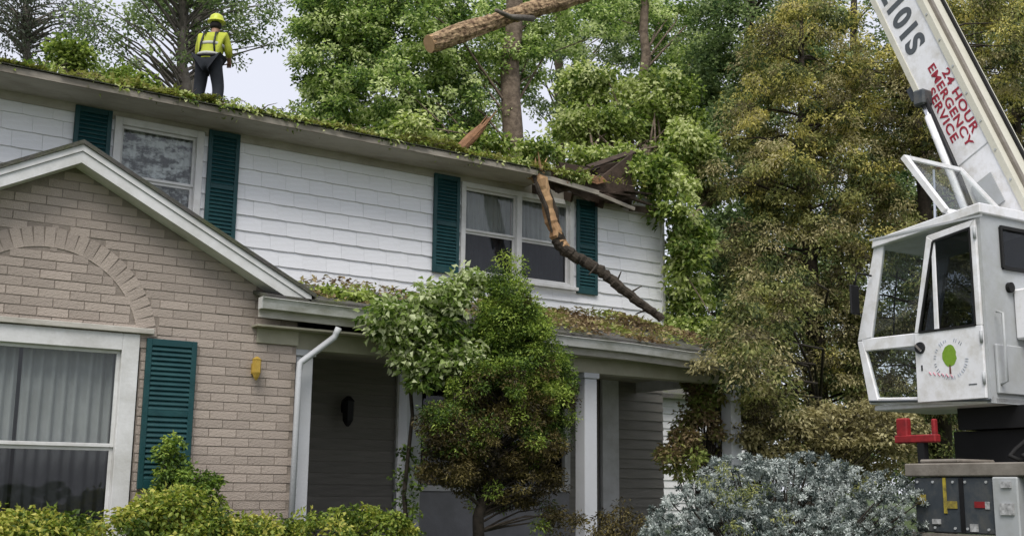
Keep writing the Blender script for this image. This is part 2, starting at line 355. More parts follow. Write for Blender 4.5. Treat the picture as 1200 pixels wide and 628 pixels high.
def shutter(x0, x1, z0, z1, y, lab=None):
    m = MB(); st = .055; t = .035
    m.box(x0, x0+st, y-t, y, z0, z1); m.box(x1-st, x1, y-t, y, z0, z1)
    for a, b in ((z0, z0+.09), ((z0+z1)/2-.03, (z0+z1)/2+.03), (z1-.07, z1)): m.box(x0+st, x1-st, y-t+.002, y, a, b)
    s = m.build('shutter', MAT['teal'], house, bevel=.004)
    l = MB(); 
    for a, b in ((z0+.09, (z0+z1)/2-.03), ((z0+z1)/2+.03, z1-.07)):
        n = max(1, int((b-a)/.05)); p = (b-a)/n
        for i in range(n):
            zc = a+p*(i+.5); l.hexa([(x0+st, y-t+.004, zc-p*.45), (x1-st, y-t+.004, zc-p*.45), (x1-st, y-.006, zc+p*.40), (x0+st, y-.006, zc+p*.40),
                                     (x0+st, y-t+.004, zc-p*.45+.009), (x1-st, y-t+.004, zc-p*.45+.009), (x1-st, y-.006, zc+p*.40+.009), (x0+st, y-.006, zc+p*.40+.009)])
    o = l.build('louvre', MAT['teal'], s); o['kind'] = 'stuff'
    MB().box(x0+st, x1-st, y-.005, y-.002, z0+.02, z1-.02).build('backing', MAT['teal'], s)
    return s
window(3.66, 4.61, 3.14+Z, 4.37+Z, .09, 14.1, 3.72+Z, curt='lace', lower='glass', sill=False)
window(8.68, 10.60, 3.10+Z, 4.36+Z, .075, 14.1, 3.71+Z, mid=9.64, curt='curtain', lower='screen')
shutter(3.09, 3.53, 3.03+Z, 4.51+Z, 14.09); shutter(4.76, 5.18, 3.03+Z, 4.51+Z, 14.09)
shutter(8.13, 8.57, 3.02+Z, 4.48+Z, 14.09); shutter(10.73, 11.14, 2.98+Z, 4.48+Z, 14.09)

# -- main roof, with the hole torn in the eave at the right
EY, EZ, SL = 13.42, 4.555+Z, .30
RY = 17.85; RZ = EZ+(RY-EY)*SL
def roofz(y): return EZ+(y-EY)*SL if y <= RY else RZ-(y-RY)*SL
def roof_slab(m, x0, x1, y0, y1, t=.06):
    m.hexa([(x0, y0, roofz(y0)), (x1, y0, roofz(y0)), (x1, y1, roofz(y1)), (x0, y1, roofz(y1)),
            (x0, y0, roofz(y0)+t), (x1, y0, roofz(y0)+t), (x1, y1, roofz(y1)+t), (x0, y1, roofz(y1)+t)])
HX0, HX1, HY = 9.75, 11.75, 15.3
m = MB(); roof_slab(m, -2.4, HX0, EY, RY); roof_slab(m, HX1, 12.62, EY+.62, RY); roof_slab(m, HX0, HX1, HY, RY); roof_slab(m, -2.4, 12.62, RY, 22.2)
roof = m.build('roof', MAT['roofing'], house)
MB().tube([(-2.4, RY, RZ+.06), (12.62, RY, RZ+.06)], .06, 6).build('ridge_cap', MAT['roofing'], roof)
m = MB(); m.box(-2.4, HX0-.25, EY-.02, EY+.01, EZ-.035, EZ+.045); m.build('fascia', MAT['eave_board'], roof)
m = MB(); m.box(-2.4, HX0, EY+.01, 14.128, EZ-.03, EZ-.012); m.build('soffit', MAT['soffit'], roof)
# drip edge courses: uneven shingle tabs along the eave
x = -2.3; tabm = [MB().box(-.16, .16, -.04-.012*k, .2, 0, .012).mesh('tab', MAT['roofing']) for k in range(3)]
while x < HX0-.1:
    if x > 1.2: piece('roof_shingle', random.choice(tabm), roof, (x, EY, EZ+.063+random.uniform(0, .006)), (math.atan(SL)+random.uniform(-.04, .02), random.uniform(-.02, .02), random.uniform(-.03, .03)))
    x += .325
# torn part: sagging fascia, rafters, broken sheathing boards
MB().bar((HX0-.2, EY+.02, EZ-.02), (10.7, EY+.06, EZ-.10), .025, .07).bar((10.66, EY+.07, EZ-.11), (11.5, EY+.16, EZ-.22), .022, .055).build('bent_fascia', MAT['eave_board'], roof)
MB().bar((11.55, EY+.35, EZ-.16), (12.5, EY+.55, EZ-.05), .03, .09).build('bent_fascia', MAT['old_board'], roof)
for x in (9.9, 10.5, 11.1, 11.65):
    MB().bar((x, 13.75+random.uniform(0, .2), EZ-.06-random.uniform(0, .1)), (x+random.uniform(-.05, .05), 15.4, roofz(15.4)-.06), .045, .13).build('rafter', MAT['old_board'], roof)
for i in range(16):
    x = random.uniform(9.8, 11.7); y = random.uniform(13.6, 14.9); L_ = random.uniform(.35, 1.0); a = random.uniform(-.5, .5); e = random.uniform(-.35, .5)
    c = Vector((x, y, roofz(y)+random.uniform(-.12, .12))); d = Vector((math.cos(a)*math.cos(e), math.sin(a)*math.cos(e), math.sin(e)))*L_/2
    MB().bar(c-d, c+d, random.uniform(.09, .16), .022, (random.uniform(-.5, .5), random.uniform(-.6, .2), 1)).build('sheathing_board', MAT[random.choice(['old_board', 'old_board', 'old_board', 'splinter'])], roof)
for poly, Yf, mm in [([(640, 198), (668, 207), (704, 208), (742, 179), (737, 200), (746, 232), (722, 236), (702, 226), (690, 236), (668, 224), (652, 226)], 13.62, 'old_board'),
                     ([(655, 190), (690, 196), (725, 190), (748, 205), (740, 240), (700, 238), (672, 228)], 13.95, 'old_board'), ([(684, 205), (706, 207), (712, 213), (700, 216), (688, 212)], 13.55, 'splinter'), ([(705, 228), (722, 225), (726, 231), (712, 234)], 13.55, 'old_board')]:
    MB().prism(poly, lambda u, v: onY(u, v, Yf), lambda u, v: onY(u, v, Yf)+Vector((0, .03, .012))).build('torn_hole_flap', MAT[mm], roof)  # flaps added upright; the large dark ones carry the hole's shade in their colour
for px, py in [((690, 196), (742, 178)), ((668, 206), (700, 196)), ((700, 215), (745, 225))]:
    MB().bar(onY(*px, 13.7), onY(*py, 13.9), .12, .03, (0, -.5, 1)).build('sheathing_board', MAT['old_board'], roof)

# -- brick wing
def bz(x): return Z+3.33-abs(x-2.62)*.504
bx0, bx1 = .15, 5.09
win = (1.50, 3.21)           # glass
wz0, wz1 = -.57+Z, 1.31+Z
hole = (win[0]-.19, win[1]+.19, wz0-.12, wz1+.10)
m = MB()
def wallpoly(m, poly, y0, y1): m.prism(poly, lambda u, v: (u, y0, v), lambda u, v: (u, y1, v))
top = .12
wallpoly(m, [(bx0, .5), (hole[0], .5), (hole[0], bz(hole[0])-top), (bx0, bz(bx0)-top)], YA, YA+.2)
wallpoly(m, [(hole[1], .5), (bx1, .5), (bx1, bz(bx1)-top), (hole[1], bz(hole[1])-top)], YA, YA+.2)
wallpoly(m, [(hole[0], hole[3]), (hole[1], hole[3]), (hole[1], bz(hole[1])-top), (2.62, bz(2.62)-top), (hole[0], bz(hole[0])-top)], YA, YA+.2)
wallpoly(m, [(hole[0], .5), (hole[1], .5), (hole[1], hole[2]), (hole[0], hole[2])], YA, YA+.2)
m.box(bx0, bx0+.2, YA+.2, 14.12, .5, bz(bx0)-top); m.box(bx1-.2, bx1, YA+.2, 14.12, .5, bz(bx1)-top)
bw = m.build('brick_wall', MAT['mortar'], house)
BL, BH, GAP = .287, .082, .010
AC = (2.44, 1.35+Z); AR0, AR1 = .92, 1.12
bricks = []
z = .52; row = 0
while z < 5.0:
    x = bx0+(BL/2 if row % 2 == 0 else 0)
    while x < bx1-.02:
        cx, cz = x, z+BH/2; w = BL
        if x+w/2 > bx1: w = (bx1-(x-w/2)); cx = bx1-w/2
        if x-w/2 < bx0: w = w/2; cx = bx0+w/2
        ok = z+BH < min(bz(cx-w/2), bz(cx+w/2))-top-.0
        if cx+w/2 > hole[0] and cx-w/2 < hole[1] and z+BH > hole[2] and z < hole[3]:
            # trim to the jamb
            if cx < hole[0]: w = hole[0]-(cx-w/2)-.006; cx = hole[0]-.006-w/2
            elif cx > hole[1]: w = cx+w/2-hole[1]-.006; cx = hole[1]+.006+w/2
            else: ok = False
            if w < .05: ok = False
        if cz > AC[1]:
            d = math.hypot(cx-AC[0], cz-AC[1])
            if AR0-.045 < d < AR1+.045:
                # shorten against the arch where possible
                s = 1 if cx > AC[0] else -1; ok2 = False
                for edge, lim in ((1, AR1), (-1, AR0)):
                    xe = AC[0]+s*math.sqrt(max(0, lim*lim-(cz-AC[1])**2))
                    if edge == 1: a0, a1 = (xe+.014, cx+w/2) if s > 0 else (cx-w/2, xe-.014)
                    else: a0, a1 = (cx-w/2, xe-.014) if s > 0 else (xe+.014, cx+w/2)
                    if .05 < a1-a0 <= w+.001: cx, w, ok2 = (a0+a1)/2, a1-a0, True; break
                ok = ok and ok2
        if ok: bricks.append((cx, z, w))
        x += BL+GAP
    z += BH+GAP; row += 1
bm_ = [MB().box(-BL/2, BL/2, -.004-.001*k, .01, 0, BH).mesh('brick', MAT['brick'], bevel=.0018) for k in range(4)]
visb = [b for b in bricks if b[0] > 1.9 and b[1] > 1.35]
visb.sort(key=lambda b: math.hypot(b[0], YA)); 
ring = []
narc = 31
for i in range(narc):
    a = math.pi*(i+.5)/narc; ring.append(a)
budget = 300-narc
parts_b = visb[:budget]; ps = set(parts_b)
for cx, zb, w in parts_b:
    piece('brick', random.choice(bm_), bw, (cx, YA+random.uniform(-.003, .002), zb), (0, random.uniform(-.004, .004), 0), (w/BL, 1, 1))
ab = MB().box(-.0475, .0475, -.006, .01, AR0, AR1).mesh('brick', MAT['brick'], bevel=.0018)
for a in ring: piece('brick', ab, bw, (AC[0], YA-.002, AC[1]), (0, math.pi/2-a, 0))
mb = MB()
for b in bricks:
    if b not in ps: dy = random.uniform(-.003, .002); mb.box(b[0]-b[2]/2, b[0]+b[2]/2, YA-.009+dy, YA+.01, b[1], b[1]+BH)
o = mb.build('brickwork', MAT['brick'], bw); o['kind'] = 'stuff'
# big lower window
w = window(win[0], win[1], wz0, wz1, .17, YA, .35+Z, curt=None, lower='screen', depth=.16)
curtain(w, win[0], 2.30, wz0, wz1, YA+.2, 'curtain', .022, .11); curtain(w, 2.33, win[1], wz0, wz1, YA+.2, 'curtain', .022, .11)
MB().box(win[0]-.3, win[1]+.3, YA-.07, YA-.02, wz1+.18, wz1+.235).build('drip_cap', MAT['trim_dirty'], w, bevel=.004)
shutter(3.45, 3.97, -.05+Z, 1.45+Z, YA-.015); shutter(.80, 1.32, -.05+Z, 1.45+Z, YA-.015)
# wing interior kept dark
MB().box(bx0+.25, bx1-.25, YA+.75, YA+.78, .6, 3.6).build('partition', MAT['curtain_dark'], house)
# gable roof slabs, rake boards
m = MB(); RK = YA-.28
for s in (-1, 1):
    a, b = (2.62, 2.62+s*2.55)
    za, zb = Z+3.33, Z+3.33-2.55*.504
    wallpoly(m, [(a, za), (b, zb), (b, zb-.045), (a, za-.045)], RK-.02, 14.1)
groof = m.build('gable_roof', MAT['roofing'], house)
for s in (-1, 1):
    for (u0, u1, y0, y1, mm, nm) in ((-.042, -.10, RK, RK+.03, 'trim', 'rake_board'), (-.104, -.205, RK+.015, RK+.04, 'trim', 'rake_board'), (-.165, -.2, RK+.041, YA-.012, 'trim', 'rake_soffit')):
        mb = MB(); e = 2.5
        wallpoly(mb, [(2.62, Z+3.33+u0*1.12), (2.62+s*e, Z+3.33-e*.504+u0*1.12), (2.62+s*e, Z+3.33-e*.504+u1*1.12), (2.62, Z+3.33+u1*1.12)], y0, y1)
        mb.build(nm, MAT[mm], groof)
# sconce
c = Vector((4.61, YA-.09, 1.21+Z))
sc = MB().box(c.x-.03, c.x+.03, YA-.03, YA-.008, c.z-.05, c.z+.06).bar((c.x, YA-.03, c.z+.05), (c.x, c.y, c.z+.1), .015, .015).build('wall_lamp', MAT['brass'], house)
MB().lathe([(.01, .13), (.055, .1), (.05, .09), (.05, -.04), (.03, -.09), (.01, -.12)], c, 6).build('lamp_body', MAT['brass'], sc)

# -- porch
PX1 = 11.98; GY = 11.40
gzs = [(4.56, 1.95), (6.5, 1.92), (8.6, 1.86), (9.6, 1.85), (10.6, 1.815), (11.6, 1.82), (PX1, 1.84)]
def gut(x): return Z+float(np.interp(x, [g[0] for g in gzs], [g[1] for g in gzs]))
prof = [(0, 0), (.012, .0), (.03, -.05), (.045, -.115), (.13, -.115), (.13, -.0), (.124, -.0), (.124, -.108), (.05, -.108), (.036, -.05), (.018, -.01), (0, -.008)]
m = MB()
for a, b in zip(gzs, gzs[1:]):
    for i in range(len(prof)):
        p, q = prof[i], prof[(i+1) % len(prof)]
        m.add([(a[0], GY+p[0], Z+a[1]+p[1]), (b[0], GY+p[0], Z+b[1]+p[1]), (b[0], GY+q[0], Z+b[1]+q[1]), (a[0], GY+q[0], Z+a[1]+q[1])], [(0, 1, 2, 3)])
gutter = m.build('gutter', MAT['gutter_paint'], house)
MB().prism([(p[0], p[1]) for p in [(-.004, .004), (.03, -.05), (.045, -.12), (.132, -.12), (.132, .004)]], lambda u, v: (4.545, GY+u, gut(4.56)+v), lambda u, v: (4.56, GY+u, gut(4.56)+v)).build('end_cap', MAT['trim'], gutter)
m = MB()
for a, b in zip(gzs, gzs[1:]):
    za, zb = Z+a[1], Z+b[1]; wt = 2.60+Z
    x0, x1 = max(a[0], 4.56), b[0]
    m.hexa([(x0, GY+.06, za+.005), (x1, GY+.06, zb+.005), (x1, 14.12, wt), (x0, 14.12, wt), (x0, GY+.06, za+.045), (x1, GY+.06, zb+.045), (x1, 14.1, wt+.04), (x0, 14.1, wt+.04)])
proof = m.build('porch_roof', MAT['roofing'], house)
m = MB()
for a, b in zip(gzs, gzs[1:]):
    m.hexa([(a[0], GY+.135, Z+a[1]-.2), (b[0], GY+.135, Z+b[1]-.2), (b[0], GY+.16, Z+b[1]-.2), (a[0], GY+.16, Z+a[1]-.2), (a[0], GY+.135, Z+a[1]), (b[0], GY+.135, Z+b[1]), (b[0], GY+.16, Z+b[1]), (a[0], GY+.16, Z+a[1])])
m.build('fascia', MAT['trim_dirty'], proof)
MB().box(4.56, PX1, GY+.16, 14.128, 1.66+Z, 1.68+Z).build('porch_ceiling', MAT['soffit_cream'], proof)
MB().box(5.1, PX1-.05, YA+.04, YA+.26, 1.47+Z, 1.66+Z).build('beam', MAT['soffit_cream'], proof)
MB().box(4.62, 5.098, YA-.03, YA-.012, 1.50+Z, 1.658+Z).build('frieze_board', MAT['soffit_cream'], proof)
MB().box(PX1-.05, PX1-.02, YA, 14.1, 1.50+Z, 2.0+Z).build('end_board', MAT['trim'], proof)
FL = .87
MB().box(5.1, PX1, 11.6, 14.125, .5, FL).build('porch_floor', MAT['concrete'], house)
def column(x, y=11.89, w=.2):
    c = MB().box(x-w/2, x+w/2, y-w/2, y+w/2, FL+.12, 1.40+Z).build('column', MAT['column_white'], house, bevel=.006)
    MB().box(x-w/2-.03, x+w/2+.03, y-w/2-.03, y+w/2+.03, FL, FL+.12).build('base', MAT['column_white'], c, bevel=.006)
    MB().box(x-w/2-.025, x+w/2+.025, y-w/2-.025, y+w/2+.025, 1.40+Z, 1.47+Z).build('capital', MAT['column_white'], c, bevel=.006)
column(5.22); column(6.62); column(9.22); column(11.82)
MB().box(11.2, 11.52, 14.03, 14.09, FL, 1.66+Z).build('casing', MAT['trim'], house)
# porch wall boards
xs = [(5.1, 7.62), (10.6, 11.19), (11.53, 12.5)]
for a, b in xs:
    zz = FL; me = MB().hexa([(a, 14.095, 0), (b, 14.095, 0), (b, 14.129, 0), (a, 14.129, 0), (a, 14.118, .17), (b, 14.118, .17), (b, 14.129, .17), (a, 14.129, .17)]).mesh('clapboard', MAT['clapboard'])
    while zz < 1.6+Z: piece('clapboard', me, core, (0, random.uniform(-.002, .002), zz)); zz += .150
MB().box(7.62, 10.6, 14.085, 14.128, FL, -.06+Z).build('apron_panel', MAT['apron'], house)
pw = MB().box(7.62, 7.7, 14.06, 14.28, -.04+Z, 1.56+Z).box(10.5, 10.6, 14.06, 14.28, -.04+Z, 1.56+Z).box(7.7, 10.5, 14.062, 14.28, 1.5+Z, 1.56+Z).box(7.7, 10.5, 14.03, 14.28, -.055+Z, .02+Z).box(9.06, 9.14, 14.065, 14.28, .02+Z, 1.5+Z).build('window', MAT['trim'], house)
MB().box(7.7, 9.06, 14.15, 14.155, .02+Z, 1.5+Z).build('pane', MAT['glass_dark'], pw); MB().box(9.14, 10.5, 14.15, 14.155, .02+Z, 1.5+Z).build('pane', MAT['glass_dark'], pw)
# hanging porch lantern
c = onY(408, 480, 13.97)
ln = MB().lathe([(.03, .18), (.095, .12), (.085, .11), (.075, -.14), (.045, -.19), (.015, -.22)], c, 6).build('porch_lantern', MAT['black_iron'], house)
MB().box(c.x-.04, c.x+.04, c.y+.05, 14.11, c.z-.03, c.z+.12).build('wall_plate', MAT['black_iron'], ln)
# downspout
p0 = onY(397, 384, 11.47); p1 = onY(392, 395, 11.52); p2 = onY(352, 425, 11.62); p3 = onY(341, 592, 11.64)
MB().tube([p0, p0+(p1-p0)*.6, p1, p1+(p2-p1)*.95, p2, p2+Vector((-.01, 0, -.1)), (p2.x-.02, 11.64, .7)], .036, 8).build('downspout', MAT['column_white'], gutter, True)

# ------------------------------------------------------------------ foliage tools
def unit(n):
    v = rng.normal(size=(n, 3)); return v/np.linalg.norm(v, axis=1)[:, None]
def leaf_mesh(name, P, D, N, L, W, mt, parent, tint, fold=.25):
    """P base points, D leaf directions, N rough normals, L/W lengths and widths"""
    D = D/np.linalg.norm(D, axis=1)[:, None]; S = np.cross(D, N); S /= np.linalg.norm(S, axis=1)[:, None]+1e-9; U = np.cross(S, D)
    L = L[:, None]; W = W[:, None]; n = len(P)
    a = P; b = P+D*L*.45+S*W*.5+U*W*fold; c = P+D*L-U*L*.12; d = P+D*L*.45-S*W*.5+U*W*fold
    V = np.stack([a, b, c, d], 1).reshape(-1, 3); i = np.arange(n)*4
    F = np.stack([np.stack([i, i+1, i+2], 1), np.stack([i, i+2, i+3], 1)], 1).reshape(-1, 3)
    return mesh_np(name, V, F, MAT[mt], parent, False, np.repeat(np.clip(tint, 0, 1), 2))
def clumps_of(blobs, n, shell=.5):
    """blobs: (centre, (rx,ry,rz)); clump centres weighted to the outer part"""
    vol = np.array([b[1][0]*b[1][1]*b[1][2] for b in blobs])**.75; pr = vol/vol.sum(); k = rng.choice(len(blobs), n, p=pr)
    C = np.array([list(b[0]) for b in blobs])[k]; Rr = np.array([b[1] for b in blobs])[k]
    u = unit(n)*(shell+(1-shell)*rng.random(n)**.6)[:, None]
    return C+u*Rr
def foliage(name, C, per, cr, L, W, mt, parent, flat=.6, droop=.25, tintc=.5, tvar=.3, up=.6, radial=False, kind=None, bias=None):
    """leaves in clumps: C clump centres, per leaves each, cr clump radius, L leaf length"""
    n = len(C); ct = rng.normal(0, tvar*.6, n); crr = cr*rng.uniform(.6, 1.35, n)
    if bias is not None: ct = ct+bias
    k = np.repeat(np.arange(n), per); N_ = len(k)
    u = unit(N_); rad = rng.random(N_)**.45
    off = u*(crr[k]*rad)[:, None]; off[:, 2] *= flat
    off[:, 2] -= droop*np.hypot(off[:, 0], off[:, 1])**2/np.maximum(crr[k], .01)
    P = C[k]+off; D = u*np.array([1, 1, .5])+rng.normal(0, .5, (N_, 3)); D[:, 2] -= droop
    if radial: P = C[k]+off*.25; D = u+rng.normal(0, .15, (N_, 3)); D[:, 2] += .35
    Nn = rng.normal(0, .6, (N_, 3)); Nn[:, 2] += up+.4
    LL = L*rng.uniform(.6, 1.3, N_); WW = W*rng.uniform(.7, 1.2, N_)
    o = leaf_mesh(name, P, D, Nn, LL, WW, mt, parent, tintc+ct[k]+rng.normal(0, tvar*.5, N_))
    if kind: o['kind'] = kind
    return o
def limbs(m, trunk, C, r0, n=5, k=None, zdrop=.35):
    """branches from a trunk polyline (list of (point, radius)) to a subset of clump centres"""
    T = np.array([list(p) for p, _ in trunk]); idx = rng.permutation(len(C))[:k] if k else range(len(C))
    for i in idx:
        c = C[i]; hd = np.hypot(T[:, 0]-c[0], T[:, 1]-c[1]); zt = c[2]-zdrop*hd.min()-.1
        zt = min(max(zt, T[0, 2]+.15*(T[-1, 2]-T[0, 2])), T[-1, 2])
        s = np.array([np.interp(zt, T[:, 2], T[:, j]) for j in range(3)]); a = Vector(s); b = Vector(c); mid = a.lerp(b, .5)+Vector((random.uniform(-.1, .1), random.uniform(-.1, .1), .08))*(b-a).length
        m.tube([a, a.lerp(mid, .5)+Vector((0, 0, .01)), mid, mid.lerp(b, .5), b], [r0, r0*.8, r0*.55, r0*.35, r0*.12], 5, cap=False)
def blob(px, py, rx, ry, Y, depth=None):
    c = onY(px, py, Y); s = ppm(c); return (c, (rx/s, (depth if depth else (rx+ry)/2/s), ry/s))
def tree(name, label, base, trunk_pts, rads, blobs, nclump, per, cr, L, W, mt, bark, cat='tree', group=None, limbk=40, limbr=.05, trunk_n=10, **kw):
    t = thing(name, label, cat, base, group)
    m = MB(); pts = [Vector(p) for p in trunk_pts]
    m.tube(pts, rads, trunk_n, jit=.06)
    C = clumps_of(blobs, nclump, kw.pop('shell', .45)); limbs(m, list(zip(pts, rads)), C, limbr, k=limbk, zdrop=kw.pop('zdrop', .7))
    m.build('trunk', MAT[bark], t, True)
    foliage('crown', C, per, cr, L, W, mt, t, **kw)
    return t

leafmat('leaf_forest', [(0.063, 0.109, 0.034), (0.180, 0.271, 0.073), (0.343, 0.442, 0.127), (0.687, 0.758, 0.398)], .5)
leafmat('leaf_forest_dark', [(0.041, 0.076, 0.030), (0.112, 0.161, 0.061), (0.200, 0.266, 0.105), (0.380, 0.438, 0.228)], .5)
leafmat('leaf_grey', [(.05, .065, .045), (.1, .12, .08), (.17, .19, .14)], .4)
leafmat('leaf_fresh', [(0.067, 0.112, 0.022), (0.190, 0.263, 0.056), (0.347, 0.420, 0.112), (0.627, 0.672, 0.336)], 0.42)
leafmat('leaf_olive', [(0.076, 0.084, 0.026), (0.201, 0.209, 0.059), (0.390, 0.371, 0.098), (0.654, 0.592, 0.211)], 0.4)
leafmat('leaf_olive_brown', [(0.073, 0.064, 0.034), (0.182, 0.165, 0.077), (0.316, 0.283, 0.131), (0.510, 0.462, 0.249)], 0.35)
leafmat('leaf_olive_green', [(0.043, 0.061, 0.023), (0.122, 0.151, 0.051), (0.230, 0.252, 0.086), (0.431, 0.431, 0.172)], .4)
leafmat('leaf_conifer', [(0.039, 0.066, 0.017), (0.104, 0.175, 0.032), (0.209, 0.299, 0.055), (0.347, 0.432, 0.092)], .3)
leafmat('leaf_conifer_brown', [(0.021, 0.018, 0.009), (0.059, 0.047, 0.019), (0.108, 0.088, 0.030), (0.176, 0.146, 0.049)], .25)
leafmat('leaf_hedge', [(.05, .085, .016), (.16, .225, .04), (.29, .34, .065), (.5, .48, .12)], 0.35)
leafmat('leaf_blue', [(.055, .075, .068), (.18, .215, .20), (.37, .41, .385), (.60, .64, .61)], .15)
leafmat('leaf_vine', [(.05, .095, .018), (.13, .20, .038), (.26, .34, .10), (.55, .60, .36)], .4)
leafmat('leaf_litter', [(.12, .08, .045), (.33, .25, .14), (.25, .235, .08), (.25, .31, .08)], .25)
leafmat('leaf_moss', [(.06, .06, .018), (.14, .155, .035), (.24, .26, .065), (.34, .32, .13)], 0.35)

# ------------------------------------------------------------------ background trees
def trunkline(px0, py0, px1, py1, Y, n=6, wob=.12, zbase=.65):
    a = onY(px0, py0, Y); b = onY(px1, py1, Y); d = (b-a); base = a-d*((a.z-zbase)/d.z) if d.z > .1 else Vector((a.x, a.y, zbase))
    base.x = a.x+(base.x-a.x)*.35; base.z = zbase; pts = [base]
    for i in range(n+1): pts.append(a.lerp(b, i/n)+Vector((random.uniform(-wob, wob), random.uniform(-wob, wob), 0)))
    return pts
# left: open crowned trees with sky between
Y = 30
pts = trunkline(216, 100, 213, -40, Y, wob=.08)
tree('deciduous_tree', 'sparse dark-leaved tree rising just left of the worker on the roof', pts[0], pts, list(np.linspace(.17, .09, len(pts))),
     [blob(170, 55, 60, 35, Y), blob(255, 20, 70, 30, Y), blob(300, 45, 28, 16, Y), blob(130, 25, 50, 30, Y), blob(205, -20, 110, 25, Y), blob(270, 75, 25, 12, Y), blob(110, 90, 70, 18, Y)], 165, 36, .32, .12, .075, 'leaf_forest_dark', 'bark_gray', group='trees behind the house', limbk=90, limbr=.045, tintc=.5)
pts = trunkline(228, 100, 236, -40, Y+3, wob=.08)
tree('deciduous_tree', 'slender grey trunk leaning beside the worker with thin leafy top', pts[0], pts, list(np.linspace(.17, .10, len(pts))),
     [blob(245, -10, 60, 25, Y+3), blob(190, 10, 40, 22, Y+3), blob(320, 8, 40, 14, Y+3)], 80, 40, .32, .12, .075, 'leaf_forest_dark', 'bark_gray', group='trees behind the house', limbk=45, limbr=.035, tintc=.5)
Y = 48
pts = trunkline(33, 80, 30, -30, Y, wob=.1)
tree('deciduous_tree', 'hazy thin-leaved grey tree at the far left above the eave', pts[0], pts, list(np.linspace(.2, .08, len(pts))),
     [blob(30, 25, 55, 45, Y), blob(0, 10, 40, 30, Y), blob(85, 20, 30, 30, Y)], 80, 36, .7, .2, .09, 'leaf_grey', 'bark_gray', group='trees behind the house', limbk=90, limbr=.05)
# bright low growth behind the eave at left
Y = 25
pts = trunkline(85, 100, 82, 60, Y, wob=.05)
tree('deciduous_tree', 'small bright green treetop showing just over the eave at left', pts[0], pts, list(np.linspace(.16, .04, len(pts))),
     [blob(82, 64, 24, 18, Y), blob(140, 90, 34, 10, Y), blob(35, 78, 24, 8, Y)], 60, 60, .3, .12, .075, 'leaf_fresh', 'bark', group='trees behind the house', limbk=30, limbr=.03, tintc=.32)
# centre: dense green trees
for (Y, tx, ty0, ty1, tr, blobs, nc, lab, mt, tc, pxr) in [
    (27, 602, 190, -40, .30, [(560, 60, 90, 60), (490, 40, 80, 70), (440, 110, 60, 50), (520, 130, 80, 40), (640, 20, 90, 40)], 300, 'big leafy tree with thick pale trunk behind the middle of the roof', 'leaf_forest', .5, None),
    (31, 400, 180, -40, .22, [(400, 60, 60, 70), (375, 130, 35, 35), (430, 20, 60, 50), (385, 10, 35, 40), (460, 150, 60, 25)], 230, 'leafy green tree beside the open gap of sky', 'leaf_forest', .5, None),
    (38, 655, 120, -30, .2, [(690, 30, 90, 60), (650, 90, 60, 50), (760, 30, 80, 50), (560, 100, 60, 50)], 200, 'darker green tree behind the two bare trunks', 'leaf_forest_dark', .6, None),
    (29, 755, 110, -30, .17, [(800, 40, 60, 60), (830, 110, 50, 60), (720, 10, 50, 30), (770, 110, 40, 30)], 200, 'green tree with broken pale trunk right of the hanging log', 'leaf_forest', .42, None)]:
    pts = trunkline(tx, ty0, tx, ty1, Y, wob=.1)
    tree('deciduous_tree', lab, pts[0], pts, list(np.linspace(tr*1.1, tr*.8, len(pts))), [blob(a, b, c, d, Y+(1.3 if tx in (602, 755) else -1.2), 1.8) for a, b, c, d in blobs], int(nc*1.7), 85, .38, .125, .085, mt, 'bark', group='trees behind the house', limbk=26, limbr=.05, tintc=tc, tvar=.6, zdrop=.9)
# right: dark wood behind the olive conifers
for (Y, tx, tr, blobs, lab) in [
    (27, 880, .25, [(880, 60, 80, 90), (860, 200, 60, 100), (900, 330, 80, 90), (840, 330, 50, 100)], 'dark tree standing behind the left edge of the olive conifer'),
    (30, 1000, .25, [(1000, 40, 90, 70), (1020, 180, 90, 100), (1010, 350, 90, 100), (940, 500, 110, 60), (1040, 520, 100, 60)], 'dark green tree showing above the olive conifer beside the boom'),
    (26, 1150, .25, [(1150, 60, 90, 90), (1190, 230, 80, 120), (1100, 250, 80, 110), (1160, 420, 110, 90), (1130, 520, 110, 60)], 'dark green tree behind the boom at the right edge')]:
    pts = trunkline(tx, 400, tx, -20, Y, wob=.1)
    tree('deciduous_tree', lab, pts[0], pts, list(np.linspace(tr*1.1, tr*.5, len(pts))), [blob(a, b, c, d, Y) for a, b, c, d in blobs], 640, 90, .55, .15, .10, 'leaf_forest_dark', 'bark_dark', group='trees right of the house', limbk=50, limbr=.05, tintc=.45, tvar=.4)
